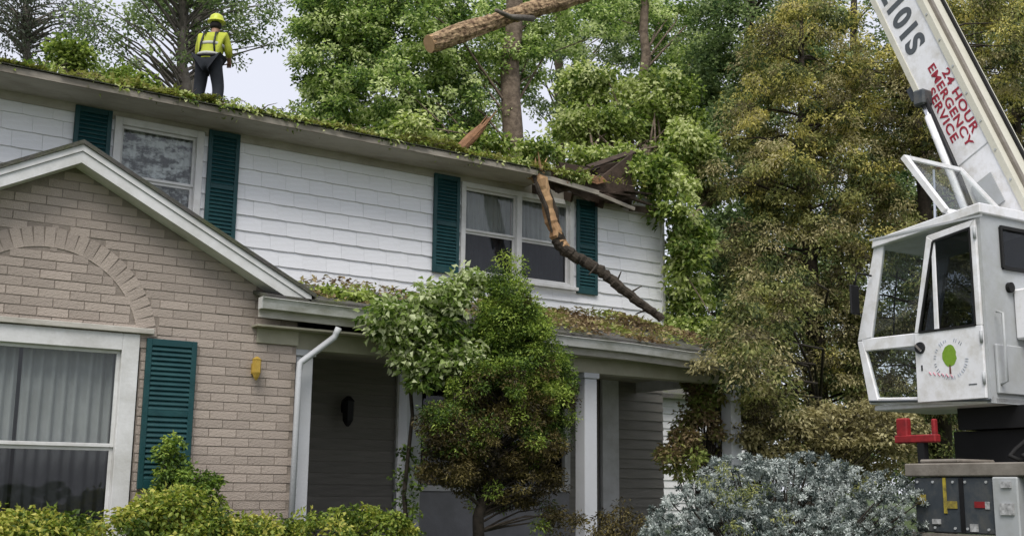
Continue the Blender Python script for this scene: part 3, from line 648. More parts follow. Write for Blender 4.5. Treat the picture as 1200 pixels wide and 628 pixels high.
# olive-yellow conifers
def conifer_layers(cx, cy, z0, z1, rmax, n, lean=0., skew=None):
    C = []
    for i in range(n):
        t = rng.random()**.85; z = z0+(z1-z0)*t; r = rmax*(1-t**1.6)*(.35+.65*rng.random()**.5)*(.8+.3*math.sin(z*5.1))+.08; a = rng.random()*2*math.pi
        C.append((cx+r*math.cos(a), cy+r*math.sin(a), z-.18*r))
    return np.array(C)
def conifer(name, label, x, y, z1, rmax, n, per, cr, mt, zlow=.4, group=None, tr=.16, mix=None, **kw):
    zb = float(gz(x, y)); t = thing(name, label, 'tree', (x, y, zb), group); C = conifer_layers(x, y, zb+zlow, z1, rmax, n)
    m = MB(); pts = [(x, y, zb), (x+.05, y, zb+(z1-zb)*.3), (x-.04, y+.03, zb+(z1-zb)*.65), (x, y, z1-.15)]; rads = [tr, tr*.8, tr*.45, tr*.1]
    m.tube(pts, rads, 9, jit=.05); limbs(m, [(Vector(p), r) for p, r in zip(pts, rads)], C, tr*.22, k=90, zdrop=.1)
    m.build('trunk', MAT['bark_dark'], t, True)
    if mix:
        s = rng.random(len(C)) < mix[1]
        foliage('crown', C[~s], per, cr, kw['L'], kw['W'], mt, t, flat=.5, droop=.45, tvar=.45, tintc=kw.get('tintc', .5)); foliage('dry_foliage', C[s], per, cr, kw['L'], kw['W'], mix[0], t, flat=.5, droop=.45, tvar=.45)
    else: foliage('crown', C, per, cr, kw['L'], kw['W'], mt, t, flat=.5, droop=.45, tvar=.45, tintc=kw.get('tintc', .5))
    return t
def olive(label, x, y, blobs, Y, n, mixp):
    zb = float(gz(x, y)); t = thing('conifer_tree', label, 'tree', (x, y, zb), 'olive conifers')
    B = [blob(q[0], q[1], q[2], q[3], q[4] if len(q) > 4 else Y, 1.4 if len(q) == 4 else .5) for q in blobs]; C = clumps_of(B, n, .6); zt = max(q[0].z+q[1][2] for q in B)-.3
    pts = [Vector((x, y, zb)), Vector((x+.1, y, zb+(zt-zb)*.35)), Vector((x-.08, y+.05, zb+(zt-zb)*.7)), Vector((x, y, zt))]; rads = [.2, .16, .1, .03]
    m = MB(); m.tube(pts, rads, 9, jit=.05); limbs(m, list(zip(pts, rads)), C, .035, k=120, zdrop=.1); m.build('trunk', MAT['bark_dark'], t, True)
    h = (C[:, 2]-zb)/(zt-zb)+.18*np.sin(C[:, 0]*2.1+C[:, 2]*1.7); u_ = rng.random(len(C)); gr = u_ < np.clip(.68-.45*h, .22, .58); br_ = ~gr & (u_ > 1-mixp*np.clip(1.5-h, .5, 1.3)); ye = ~gr & ~br_
    foliage('crown', C[ye], 125, .28, .075, .032, 'leaf_olive', t, flat=.45, droop=.6, tvar=.7, tintc=.5, bias=(h[ye]-.5)*.25)
    foliage('dry_foliage', C[br_], 115, .28, .07, .03, 'leaf_olive_brown', t, flat=.45, droop=.6, tvar=.65, tintc=.46)
    foliage('green_foliage', C[gr], 115, .28, .08, .036, 'leaf_olive_green', t, flat=.45, droop=.6, tvar=.6, tintc=.45)
c = onY(950, 300, 14.2); olive('large olive-yellow conifer filling the space between house and crane', c.x, c.y, [(945, 55, 62, 55), (925, 135, 78, 55), (965, 215, 95, 60), (925, 300, 80, 60), (950, 390, 95, 60), (965, 470, 85, 50), (885, 200, 50, 28), (1010, 110, 50, 50), (885, 385, 42, 30, 11.6), (880, 430, 40, 36, 11.3), (862, 400, 26, 22, 10.95), (850, 425, 20, 22, 10.95), (905, 340, 45, 36, 12.2), (900, 480, 40, 36, 11.6)], 14.2, 980, .4)
c = onY(1090, 300, 13.0); olive('olive-brown conifer standing behind the crane boom and cab', c.x, c.y, [(1060, 110, 65, 70), (1080, 215, 70, 70), (1055, 330, 65, 75), (1065, 430, 75, 60), (1130, 60, 60, 80), (1100, 500, 60, 40)], 13.0, 700, .5)
c = onY(1200, 200, 13.6); olive('olive-yellow conifer right of the boom at the picture edge', c.x, c.y, [(1180, 40, 70, 90), (1200, 160, 60, 80), (1190, 300, 70, 90), (1180, 440, 70, 80)], 13.6, 560, .35)

# ------------------------------------------------------------------ neighbour's house glimpsed past the porch
nh = thing('neighbour_house', 'white sided neighbouring house glimpsed past the end of the porch', 'house', (21.7, 27, .65))
nw = MB().box(19, 24.5, 24.1, 31, .6, 4.1).build('wall', MAT['trim'], nh)
MB().prism([(23.7, 4.05), (27.5, 5.3), (31.4, 4.05), (31.4, 4.17), (27.5, 5.42), (23.7, 4.17)], lambda u, v: (18.6, u, v), lambda u, v: (24.9, u, v)).build('roof', MAT['roofing'], nh)
me = MB().hexa([(19, 24.06, 0), (24.5, 24.06, 0), (24.5, 24.1, 0), (19, 24.1, 0), (19, 24.09, .2), (24.5, 24.09, .2), (24.5, 24.1, .2), (19, 24.1, .2)]).mesh('clapboard', MAT['trim'])
for k in range(17): piece('clapboard', me, nw, (0, 0, .65+.2*k))
for x in (19.6, 22.6):
    wn = MB().box(x, x+1.3, 24.0, 24.05, 1.7, 3.2).build('window', MAT['trim'], nh); MB().box(x+.1, x+1.2, 23.985, 23.995, 1.8, 3.1).build('pane', MAT['glass_dark'], wn)

# ------------------------------------------------------------------ debris on the roofs
n = 26000
X = rng.uniform(-1.5, 11.6, n)
heap = .02+.12*np.clip(np.sin(X*1.7+1)*.5+np.sin(X*4.3)*.4+np.sin(X*11.1)*.3+.2, 0, 1)+.10*np.clip((X-6.5)/4, 0, 1)*(.5+.5*np.sin(X*7.3))
d = rng.random(n)**1.8*1.5
Yp = EY-.03+d; Zp = np.array([roofz(v) for v in Yp])+.07+heap*rng.random(n)*np.exp(-(d/.9)**2)+rng.normal(0, .006, n)
keep = ~((X > HX0) & (Yp < HY) & (rng.random(n) < .75)) & (rng.random(n) < np.clip(.55+.5*np.sin(X*3.1+Yp*2)+.4*np.sin(X*8.7), .12, 1)); X, Yp, Zp = X[keep], Yp[keep], Zp[keep]; n = len(X)
D = rng.normal(0, 1, (n, 3)); D[:, 2] = np.abs(D[:, 2])*.5
tt = .5+.25*np.sin(X*2.3)+rng.normal(0, .2, n)
o = leaf_mesh('leaf_litter', np.stack([X, Yp, Zp], 1), D, rng.normal(0, .5, (n, 3))+np.array([0, 0, 1]), rng.uniform(.035, .10, n), rng.uniform(.02, .05, n), 'leaf_moss', None, tt)
o['kind'] = 'stuff'; tag(o, 'green leaf litter and moss strewn along the upper eave', 'leaf litter')
C = np.stack([1.5+9*rng.random(90)**.7, EY+.05+rng.random(90)**2*1.2, np.zeros(90)], 1); C[:, 2] = np.array([roofz(v) for v in C[:, 1]])+.10
H = np.stack([1.5+9*rng.random(40)**.8, EY+.02+rng.random(40)*.1, np.zeros(40)], 1); H[:, 2] = EZ+.075+rng.normal(0, .02, 40); C = np.concatenate([C, H])
o = foliage('leafy_debris', C, 42, .15, .07, .042, 'leaf_fresh', None, flat=.45, droop=.2, tvar=.6, tintc=.45, kind='stuff'); tag(o, 'torn leafy sprays scattered over the upper roof edge', 'leaf debris')
m = MB()
for k in range(120):
    x = random.uniform(1.5, 11.4); y = EY+random.random()**2*1.0; q = Vector((x, y, roofz(y)+.09)); a_ = random.uniform(0, 6.28); l_ = random.uniform(.1, .4)
    e = q+Vector((math.cos(a_)*l_, math.sin(a_)*l_*.6, random.uniform(-.02, .16))); m.tube([q, q.lerp(e, .5)+Vector((0, 0, .03)), e], [.008, .006, .003], 4)
o = m.build('fallen_twigs', MAT['bark']); o['kind'] = 'stuff'; tag(o, 'thin broken twigs lying along the upper eave', 'twigs')
n = 15000
X = rng.uniform(5.2, 12.0, n); keep = (rng.random(n) < np.clip((X-7.6)/1.5, .25, 1)) & (rng.random(n) < np.clip(.6+.5*np.sin(X*5.1)+.3*np.sin(X*13), .2, 1)); X = X[keep]; n = len(X)
s_ = rng.random(n)**.8; Yp = GY+.04+s_*2.6; zz = np.array([gut(x) for x in X]); Zp = zz+.05+(2.60+Z+.04-zz)*(Yp-GY-.06)/2.66+rng.random(n)*.10*np.clip(np.sin(X*3)+.8, .1, 1)
D = rng.normal(0, 1, (n, 3)); D[:, 2] = np.abs(D[:, 2])*.4
tt = np.clip(.45+.3*np.sin(X*2.1+Yp*3)+.25*np.sin(X*6.3-Yp*4)+rng.normal(0, .2, n), 0, 1)
o = leaf_mesh('leaf_litter', np.stack([X, Yp, Zp], 1), D, rng.normal(0, .4, (n, 3))+np.array([0, 0, 1]), rng.uniform(.04, .1, n), rng.uniform(.025, .06, n), 'leaf_litter', None, tt)
o['kind'] = 'stuff'; tag(o, 'brown and green leaf litter lying on the porch roof', 'leaf litter')

# ------------------------------------------------------------------ fallen tree on the roof
ft = thing('fallen_tree', 'fresh green crown of the fallen tree draped over the roof corner', 'tree', (11.6, 15.3, roofz(15.3)+.1))
bl = [(onY(770, 125, 16.5), (.95, .8, .7)), (onY(700, 150, 16.5), (.9, .8, .4)), (onY(800, 180, 15.2), (.7, .6, .65)), (onY(765, 200, 13.9), (.5, .3, .28)), (onY(790, 235, 13.7), (.42, .4, .45)), (onY(805, 290, 13.7), (.36, .4, .5)),
      (onY(640, 178, 15.0), (.7, .6, .14)), (onY(560, 165, 15.5), (.7, .6, .12)), (onY(720, 185, 14.6), (.5, .4, .18)), (onY(690, 100, 17.5), (.6, .6, .45)), (onY(805, 350, 13.8), (.34, .4, .5)), (onY(480, 150, 15.5), (.5, .5, .1)), (onY(745, 190, 13.6), (.3, .25, .15)), (onY(820, 385, 13.2), (.4, .3, .2))]
C = clumps_of(bl, 440, .35)
m = MB(); tk = [onY(835, 235, 15.5), onY(800, 205, 15.6), onY(740, 190, 15.7), onY(680, 185, 15.8)]
m.tube(tk, [.16, .15, .12, .07], 9, jit=.08)
for c in C[rng.permutation(len(C))[:45]]:
    a = tk[0].lerp(tk[3], rng.random()); b = Vector(c); mid = a.lerp(b, .5)+Vector((0, 0, .1)); m.tube([a, mid, b], [.035, .022, .006], 5, cap=False)
m.build('trunk', MAT['bark'], ft, True)
foliage('crown', C, 75, .26, .10, .065, 'leaf_fresh', ft, flat=.7, droop=.5, tvar=.6, tintc=.5)
# splintered stub standing on the roof
a = onY(536, 178, 14.6); st = thing('splintered_branch', 'orange splintered branch stub standing on the roof behind the eave', 'branch', a)
d = onY(572, 142, 14.6)-a; sd_ = d.normalized()
MB().tube([a-sd_*.1, a+d*.5, a+d*.8], [.085, .08, .065], 8, jit=.12).build('wood', MAT['splinter'], st)
m = MB()
for k in range(9):
    q = a+d*random.uniform(.35, .7)+Vector((random.uniform(-.07, .07), random.uniform(-.05, .05), random.uniform(-.05, .05))); m.tube([q, q+d*random.uniform(.3, .6)+Vector((random.uniform(-.06, .06), 0, random.uniform(-.02, .08)))], [.025, .004], 4)
m.build('splinter', MAT['splinter'], st)

# ------------------------------------------------------------------ broken limb hanging over the window
b0, b1, b2, b3 = onY(630, 207, 13.5), onY(650, 270, 13.42), onY(662, 293, 13.38), onY(777, 374, 12.75)
bb = thing('broken_limb', 'snapped limb with peeled pale wood hanging from the eave across the window', 'branch', b3)
def rough_limb(m, ctrl, r0, r1, n=34, seg=14, jit=.1, wob=.012):
    P = [Vector(p) for p in ctrl]; T = np.linspace(0, len(P)-1, n); pts = []; rr = []
    for t in T:
        i = min(int(t), len(P)-2); u = t-i; p_, q_ = P[i], P[i+1]; a_ = P[max(i-1, 0)]; d_ = P[min(i+2, len(P)-1)]
        pts.append(.5*((2*p_)+(q_-a_)*u+(2*a_-5*p_+4*q_-d_)*u*u+(3*p_-a_-3*q_+d_)*u**3)+Vector((random.gauss(0, wob), random.gauss(0, wob), random.gauss(0, wob))))
        rr.append((r0+(r1-r0)*t/(len(P)-1))*random.uniform(.95, 1.06))
    m.ridged(pts, rr, seg, jit, .04); k = len(m.v); m.f += [tuple(range(k-seg, k)), tuple(range(k-seg*n, k-seg*n+seg))]
m = MB(); rough_limb(m, [b0+Vector((-.05, .25, .12)), b0, b0.lerp(b1, .5)+Vector((.02, 0, 0)), b1, b2], .105, .085, 30, 12, .16, .008); m.build('peeled_wood', MAT['raw_wood'], bb)
m = MB()
for s in (-.1, .09):
    m.tube([b0+Vector((s, -.03, .05)), b0.lerp(b1, .3)+Vector((s*1.05, -.05, 0)), b0.lerp(b1, .6)+Vector((s*.95+.02, -.055, 0)), b1+Vector((s*.8, -.04, -.05))], [.03, .03, .036, .01], 6, jit=.35)
m.build('bark_strip', MAT['bark_dark'], bb)
m = MB(); rough_limb(m, [b1.lerp(b2, .3), b2, b2.lerp(b3, .33)+Vector((.02, 0, .05)), b2.lerp(b3, .66)+Vector((-.03, 0, .02)), b3], .1, .055, 48, 12, .14, .010)
for px in [((735, 345), (752, 335)), ((700, 310), (690, 322)), ((760, 362), (745, 368)), ((722, 332), (728, 318))]: m.tube([onY(*px[0], 13.05), onY(*px[1], 12.95)], [.02, .008], 5)
m.build('bark_limb', MAT['bark_dark'], bb)
m = MB()
for k in range(10):
    q = b0+Vector((random.uniform(-.1, .12), random.uniform(-.1, .1), random.uniform(-.05, .1))); m.tube([q, q+Vector((random.uniform(-.1, .15), random.uniform(-.1, .1), random.uniform(.05, .25)))], [.03, .004], 4)
m.build('splinter', MAT['raw_wood'], bb)

# ------------------------------------------------------------------ lifted log
l0, l1 = onY(503, 52, 15.5), onY(800, -42, 15.5)
lg = thing('cut_log', 'rough barked log slung in the air above the roof', 'log', l0)
n_ = 110; ax = (l1-l0); pts = []; rads = []
for i in range(n_+1):
    t = i/n_; pts.append(l0+ax*t+Vector((0, 0, .04*math.sin(t*5)+random.uniform(-.012, .012)))); rads.append(.15*(1+.12*math.sin(t*17)+random.uniform(-.02, .02))*(1-.12*t))
m = MB(); m.ridged(pts, rads, 36, .10, .02); m.build('bark', MAT['bark_log'], lg, False)
e = (pts[0]-pts[1]).normalized(); m = MB(); m.tube([pts[0]+e*.006, pts[0]-e*.05], [rads[0]*.98]*2, 18, jit=.03); m.build('cut_end', MAT['cut_wood'], lg)
m = MB(); q = l0+ax*.36; m.tube([q+Vector((0, -.05, -.14)), q+Vector((-.55, -.2, -.30)), q+Vector((-.9, -.25, -.28))], [.06, .045, .03], 7, jit=.1); m.build('side_limb', MAT['bark_gray'], lg, True)
# ------------------------------------------------------------------ dangling broken trunk piece seen against the trees
# ------------------------------------------------------------------ crane truck
AZ = R(3); fw = Vector((math.sin(AZ), math.cos(AZ), 0)); rt = Vector((math.cos(AZ), -math.sin(AZ), 0)); C0 = Vector((8.77, 5.77, Z))
def K(f_, r_, z_): return C0+fw*f_+rt*r_+Vector((0, 0, z_))      # crane frame: forward, right, height over the camera
crane = thing('crane_truck', 'white truck crane with raised boom and open-fronted operator cab', 'crane truck', (9.8, 4.5, float(gz(9.8, 4.5))+.006))
def kp(m, poly, r0, r1): m.prism(poly, lambda u, v: K(u, r0, v), lambda u, v: K(u, r1, v)); return m
def frame_of(m, outer, inner, r0, r1):
    """ring prism between two polygons with equal point counts"""
    n = len(outer)
    for i in range(n): j = (i+1) % n; kp(m, [outer[i], outer[j], inner[j], inner[i]], r0, r1)
    return m
CW = .95
# cab shell: rear panel, roof, floor, front frame
m = MB()
for r0, r1 in ((0.0, .045), (CW-.045, CW)):
    kp(m, [(1.32, .80), (1.43, 1.40), (1.36, 1.40), (1.20, .80)], r0, r1)           # lower nose post
    kp(m, [(1.43, 1.40), (1.17, 2.30), (1.06, 2.27), (1.26, 1.42)], r0, r1)         # upper nose post
    kp(m, [(.74, 1.29), (1.37, 1.30), (1.38, 1.42), (.74, 1.41)], r0+.002, r1-.002)   # cross band
    kp(m, [(.0, .74), (1.32, .80), (1.31, .86), (.0, .80)], r0+.003, r1-.003)         # sill
for z0_, z1_, f0, f1 in ((.80, .87, 1.30, 1.34), (1.36, 1.43, 1.39, 1.43)): kp(m, [(f0-.04, z0_), (f1, z0_), (f1, z1_), (f0-.04, z1_)], .045, CW-.045)
kp(m, [(-.03, 2.37), (1.18, 2.26), (1.16, 2.34), (-.03, 2.46)], -.03, CW+.03)      # roof
kp(m, [(0, .74), (1.3, .74), (1.3, .79), (0, .79)], .046, CW-.046)                  # floor
kp(m, [(.0, .80), (.6, .80), (.5, 2.3), (.0, 2.36)], CW-.044, CW-.01)               # blind right side
cab = m.build('cab', MAT['crane_white'], crane, bevel=.008)
# rear wall with window
m = MB(); rw = (.26, .72, 1.92, 2.28)
for (r0, r1, z0_, z1_) in ((0, rw[0], .74, 2.38), (rw[1], CW+.25, .74, 2.38), (rw[0], rw[1], .74, rw[2]), (rw[0], rw[1], rw[3], 2.38)):
    m.hexa([K(-.0, r0, z0_), K(-.0, r1, z0_), K(.045, r1, z0_), K(.045, r0, z0_), K(-.0, r0, z1_), K(-.0, r1, z1_), K(.045, r1, z1_), K(.045, r0, z1_)])
rwall = m.build('rear_wall', MAT['crane_grey'], cab)
def kbox(f0, f1, r0, r1, z0_, z1_): return MB().hexa([K(f0, r0, z0_), K(f0, r1, z0_), K(f1, r1, z0_), K(f1, r0, z0_), K(f0, r0, z1_), K(f0, r1, z1_), K(f1, r1, z1_), K(f1, r0, z1_)])
kbox(.01, .018, rw[0], rw[1], rw[2], rw[3]).build('rear_window', MAT['glass_dark'], cab)
m = MB()
for a, b in (((rw[0], rw[2]), (rw[1], rw[2])), ((rw[1], rw[2]), (rw[1], rw[3])), ((rw[1], rw[3]), (rw[0], rw[3])), ((rw[0], rw[3]), (rw[0], rw[2]))): m.bar(K(-.006, *a), K(-.006, *b), .03, .03)
m.build('window_seal', MAT['rubber'], cab)
m = MB().lathe([(.0, 0), (.045, 0), (.045, .035), (.0, .04)], (0, 0, 0), 14, 'y'); o = m.build('tail_lamp', MAT['rubber'], cab); o.location = K(-.035, .33, 1.75)
kbox(-.2, -.002, .38, .75, 1.30, 1.74).build('control_box', MAT['crane_white'], cab, bevel=.015)
kbox(-.03, -.001, .07, .5, .82, 1.24).build('side_panel', MAT['crane_grey'], cab, bevel=.008)
# door
do = [(.03, .78), (.74, .78), (.73, 1.38), (.545, 2.26), (.03, 2.325)]
wi = [(.085, 1.42), (.68, 1.43), (.68, 1.45), (.475, 2.20), (.085, 2.255)]
m = MB(); kp(m, [(.03, .78), (.74, .78), (.735, 1.40), (.03, 1.40)], -.03, .0)
kp(m, [(.03, 1.40), (.085, 1.40), (.085, 2.26), (.03, 2.325)], -.03, 0); kp(m, [(.735, 1.40), (.68, 1.40), (.475, 2.21), (.545, 2.265)], -.03, 0); kp(m, [(.03, 2.325), (.545, 2.265), (.475, 2.21), (.085, 2.26)], -.029, -.001)
kp(m, [(.47, 1.40), (.52, 1.40), (.50, 2.22), (.46, 2.22)], -.028, -.002)
door = m.build('door', MAT['crane_white'], cab, bevel=.006)
kp(MB(), [(.085, 1.40), (.47, 1.40), (.46, 2.215), (.085, 2.26)], -.018, -.012).build('pane', MAT['glass_dark'], door)
kp(MB(), [(.52, 1.40), (.68, 1.40), (.50, 2.2)], -.018, -.012).build('pane', MAT['glass_dark'], door)
m = MB()
sl = [(.087, 1.405), (.675, 1.405), (.475, 2.20), (.087, 2.25)]
for a, b in zip(sl, sl[1:]+sl[:1]): m.bar(K(a[0], -.031, a[1]), K(b[0], -.031, b[1]), .012, .02)
m.build('window_seal', MAT['rubber'], door)
hc = K(.675, -.03, 1.265)
MB().lathe([(.0, -.018), (.05, -.018), (.055, 0), (.0, 0)], (0, 0, 0), 16, 'x').build('handle', MAT['black_iron'], door).location = hc
MB().bar(hc+fw*.03-rt*.03+Vector((0, 0, .03)), hc-fw*.03-rt*.03-Vector((0, 0, .03)), .012, .02).build('handle_lever', MAT['chrome'], door)
kbox(.66, .675, -.034, -.03, 1.06, 1.11).build('lock', MAT['black_iron'], door)
# door emblem: green tree in a ring of illegible grey-blue lettering
ec = (.36, 1.12)
def disc(m, c, ru, rv, r_, n=18, wob=0): return kp(m, [(c[0]+ru*math.cos(2*math.pi*k/n)*(1+wob*random.uniform(-1, 1)), c[1]+rv*math.sin(2*math.pi*k/n)*(1+wob*random.uniform(-1, 1))) for k in range(n)], r_-.0015, r_)
disc(MB(), (ec[0]+.01, ec[1]+.05), .072, .095, -.031, 20, .09).build('emblem_crown', MAT['ink_green'], door)
kp(MB(), [(ec[0]+.0, ec[1]-.11), (ec[0]+.02, ec[1]-.11), (ec[0]+.017, ec[1]-.03), (ec[0]+.004, ec[1]-.03)], -.0325, -.031).build('emblem_trunk', MAT['ink_trunk'], door)
m = MB()
for a in [125, 108, 70, 50, 150, 170, 195, 215, 235, 250, 265, 278, 300, 318, 335, 352]:
    q = R(a); cu = (ec[0]-.165*math.cos(q), ec[1]+.02+.165*math.sin(q)); l_ = random.uniform(.018, .03)
    for s in (-.011, .011):
        du = (-math.cos(q)*l_, math.sin(q)*l_); t_ = (math.sin(q)*s, math.cos(q)*s)
        m.bar(K(cu[0]-du[0]*.6+t_[0], -.0315, cu[1]-du[1]*.6+t_[1]), K(cu[0]+du[0]*.6+t_[0], -.0315, cu[1]+du[1]*.6+t_[1]), .002, .007, rt)
m.build('emblem_ring', MAT['ink_blue'], door)
m = MB()
for k in range(6): m.bar(K(ec[0]+.235-.045*k, -.0315, ec[1]-.075-.008*k), K(ec[0]+.21-.045*k, -.0315, ec[1]-.105-.008*k), .002, .010, rt)
m.build('emblem_script', MAT['ink_pink'], door)
kbox(.11, .19, -.033, -.03, .90, .91).build('data_plate', MAT['ink_grey'], door)
# glazing of the nose
for r_ in (.02, CW-.025):
    kp(MB(), [(.74, 1.41), (1.27, 1.42), (1.06, 2.27), (.56, 2.30)], r_-.003, r_+.003).build('pane', MAT['glass_clear'], cab)
    kp(MB(), [(.76, .85), (1.21, .85), (1.35, 1.30), (.75, 1.30)], r_-.003, r_+.003).build('pane', MAT['glass_clear'], cab)
MB().hexa([K(1.40, .05, 1.43), K(1.40, CW-.05, 1.43), K(1.41, CW-.05, 1.43), K(1.41, .05, 1.43), K(1.145, .05, 2.27), K(1.145, CW-.05, 2.27), K(1.155, CW-.05, 2.27), K(1.155, .05, 2.27)]).build('windscreen', MAT['glass_clear'], cab)
MB().hexa([K(1.30, .05, .87), K(1.30, CW-.05, .87), K(1.31, CW-.05, .87), K(1.31, .05, .87), K(1.395, .05, 1.36), K(1.395, CW-.05, 1.36), K(1.405, CW-.05, 1.36), K(1.405, .05, 1.36)]).build('windscreen', MAT['glass_clear'], cab)
# seat and levers
s_ = kbox(.12, .55, .25, .70, 1.12, 1.24).build('seat', MAT['steel_black'], cab, bevel=.03); kbox(.08, .2, .25, .70, 1.2, 1.95).build('backrest', MAT['steel_black'], s_, bevel=.03); kbox(.2, .48, .3, .65, .79, 1.12).build('pedestal', MAT['steel_slate'], s_)
m = MB()
for r_ in (.2, .3, .68, .76): m.tube([K(.85, r_, .79), K(.82, r_, 1.25), K(.76, r_, 1.45)], .012, 6)
m.build('lever', MAT['black_iron'], cab)
for z_ in (.95, 1.3, 2.2): MB().tube([K(.035, -.035, z_-.05), K(.035, -.035, z_+.05)], .014, 8).build('hinge', MAT['crane_grey'], door, True)
MB().tube([K(1.2, -.02, 2.0), K(1.25, -.16, 2.02), K(1.25, -.2, 1.9)], .01, 6).build('mirror_arm', MAT['steel_black'], cab, True)
kbox(1.235, 1.26, -.27, -.15, 1.62, 1.9).build('mirror', MAT['steel_black'], cab, bevel=.01)
MB().tube([K(1.42, .5, 1.46), K(1.32, .42, 1.8), K(1.23, .38, 2.1)], .008, 5).build('wiper', MAT['steel_black'], cab)
MB().tube([K(-.03, .1, .9), K(-.09, .1, .92), K(-.09, .1, 1.5), K(-.03, .1, 1.52)], .012, 8).build('grab_rail', MAT['crane_grey'], cab, True)
MB().tube([K(.0, -.012, .765), K(1.3, -.012, .825)], .012, 6).build('drip_rail', MAT['steel_slate'], cab)
kbox(-.05, 1.19, -.036, -.031, 2.33, 2.35).build('roof_seam', MAT['crane_grey'], cab)
# opened roof hatch
hb = [K(.34, .0, 2.46), K(.34, .93, 2.46), K(.76, .80, 3.06), K(.76, .0, 3.06)]
m = MB()
m.bar(hb[0], hb[3], .06, .05); m.bar(hb[1], hb[2], .04, .04); m.bar(hb[2], hb[3], .035, .035); m.bar(hb[0], hb[1], .04, .04)
hatch = m.build('roof_hatch', MAT['crane_white'], cab)
nrm = (hb[1]-hb[0]).cross(hb[3]-hb[0]).normalized()*.004
MB().hexa([hb[0]-nrm, hb[1]-nrm, hb[2]-nrm, hb[3]-nrm, hb[0]+nrm, hb[1]+nrm, hb[2]+nrm, hb[3]+nrm]).build('pane', MAT['glass_clear'], hatch)
m = MB().tube([K(.7, .3, 2.40), K(.72, .35, 2.98)], .012, 6); m.build('stay', MAT['chrome'], hatch)

# boom
BA, BE = R(5), R(66.5)
bd = Vector((math.sin(BA)*math.cos(BE), math.cos(BA)*math.cos(BE), math.sin(BE))); bt = Vector((-math.sin(BA)*math.sin(BE), -math.cos(BA)*math.sin(BE), math.cos(BE))); br = Vector((math.cos(BA), -math.sin(BA), 0))
P0 = Vector((9.956, 7.18, 4.08+Z)); BW, BT = .53, .40
def Bm(s, t, w): return P0+bd*s+bt*t+br*w
def bbox(s0, s1, t0, t1, w0, w1): return MB().hexa([Bm(s0, t0, w0), Bm(s1, t0, w0), Bm(s1, t0, w1), Bm(s0, t0, w1), Bm(s0, t1, w0), Bm(s1, t1, w0), Bm(s1, t1, w1), Bm(s0, t1, w1)])
m = bbox(-3.0, 4.0, 0, BW, 0, BT)
boom = m.build('boom', MAT['crane_white'], crane, bevel=.02)
bbox(-2.6, 4.0, -.012, .05, -.012, .0).build('edge_flange', MAT['crane_cream'], boom)
bbox(-2.9, 4.0, BW-.055, BW+.012, -.012, .0).build('edge_flange', MAT['crane_cream'], boom)
bbox(-2.8, 4.0, BW+.001, BW+.012, .0, BT).build('top_plate', MAT['crane_cream'], boom)
bbox(-2.8, 4.02, BW+.013, BW+.045, .07, .12).build('hose_tray', MAT['deck_plate'], boom)
bbox(-2.8, 4.02, BW+.013, BW+.04, .30, .335).build('hose', MAT['rubber'], boom)
bbox(3.9, 12, .05, BW-.05, .04, BT-.04).build('boom_section', MAT['crane_white'], boom)
bbox(11.8, 21, .09, BW-.09, .07, BT-.07).build('boom_section', MAT['crane_white'], boom)
hd = bbox(20.8, 21.5, .0, BW, .05, BT-.05).build('boom_head', MAT['steel_slate'], boom)
tip = Bm(21.3, .0, BT/2); lm = l0+ax*.62
# hoist rope down to the log
hk = Vector((tip.x, tip.y, lm.z+2.2))
MB().tube([tip, hk], .012, 6).build('hoist_rope', MAT['cable'], crane)
m = MB(); m.lathe([(.05, .25), (.12, .2), (.12, -.1), (.03, -.25)], hk, 10); hkb = m.build('hook_block', MAT['paint_yellow'], crane)
MB().tube([hk+Vector((0, 0, -.2)), l0+ax*.5+Vector((0, 0, .16))], .014, 6).tube([hk+Vector((0, 0, -.2)), l0+ax*.75+Vector((0, 0, .16))], .014, 6).build('sling', MAT['cable'], hkb)
# lettering on the boom
def lettering(name, body, size, s, t, mt, bold=.0, sx=1.0):
    cu = bpy.data.curves.new(name, 'FONT'); cu.body = body; cu.size = size; cu.align_x = 'CENTER'; cu.align_y = 'CENTER'; cu.extrude = .001; cu.offset = bold; cu.space_character = 1.1
    tmp = bpy.data.objects.new('tmp', cu); COL.objects.link(tmp); bpy.context.view_layer.update()
    me = bpy.data.meshes.new_from_object(tmp.evaluated_get(bpy.context.evaluated_depsgraph_get())); bpy.data.objects.remove(tmp)
    o = bpy.data.objects.new(name, me); me.materials.clear(); me.materials.append(MAT[mt]); COL.objects.link(o)
    c = Bm(s, t, -.003); ex = -bd*sx; ey = bt; ez = -br
    M = Matrix(((ex.x, ey.x, ez.x, c.x), (ex.y, ey.y, ez.y, c.y), (ex.z, ey.z, ez.z, c.z), (0, 0, 0, 1)))
    o.parent = boom; o.matrix_parent_inverse = Matrix.Identity(4); o.matrix_basis = M; return o
lettering('lettering', 'E101S', .34, .90, .225, 'ink_grey', .014, 1.02)
lettering('lettering', '24 HOUR', .128, -.40, .405, 'ink_red', .003, 1.42)
lettering('lettering', 'EMERGENCY', .128, -.36, .285, 'ink_red', .003, 1.36)
lettering('lettering', 'SERVICE', .128, -.40, .165, 'ink_red', .003, 1.36)
for s0 in (-1.0, 1.75):
    bbox(s0, s0+.012, .055, BW-.06, -.0035, -.0005).build('weld_seam', MAT['crane_grey'], boom)
for s0 in np.arange(-2.2, 3.2, .36): MB().lathe([(.013, -.008), (.013, 0), (.0, 0)], Bm(s0, BW-.02, -.012), 6, 'x').build('bolt', MAT['crane_grey'], boom)
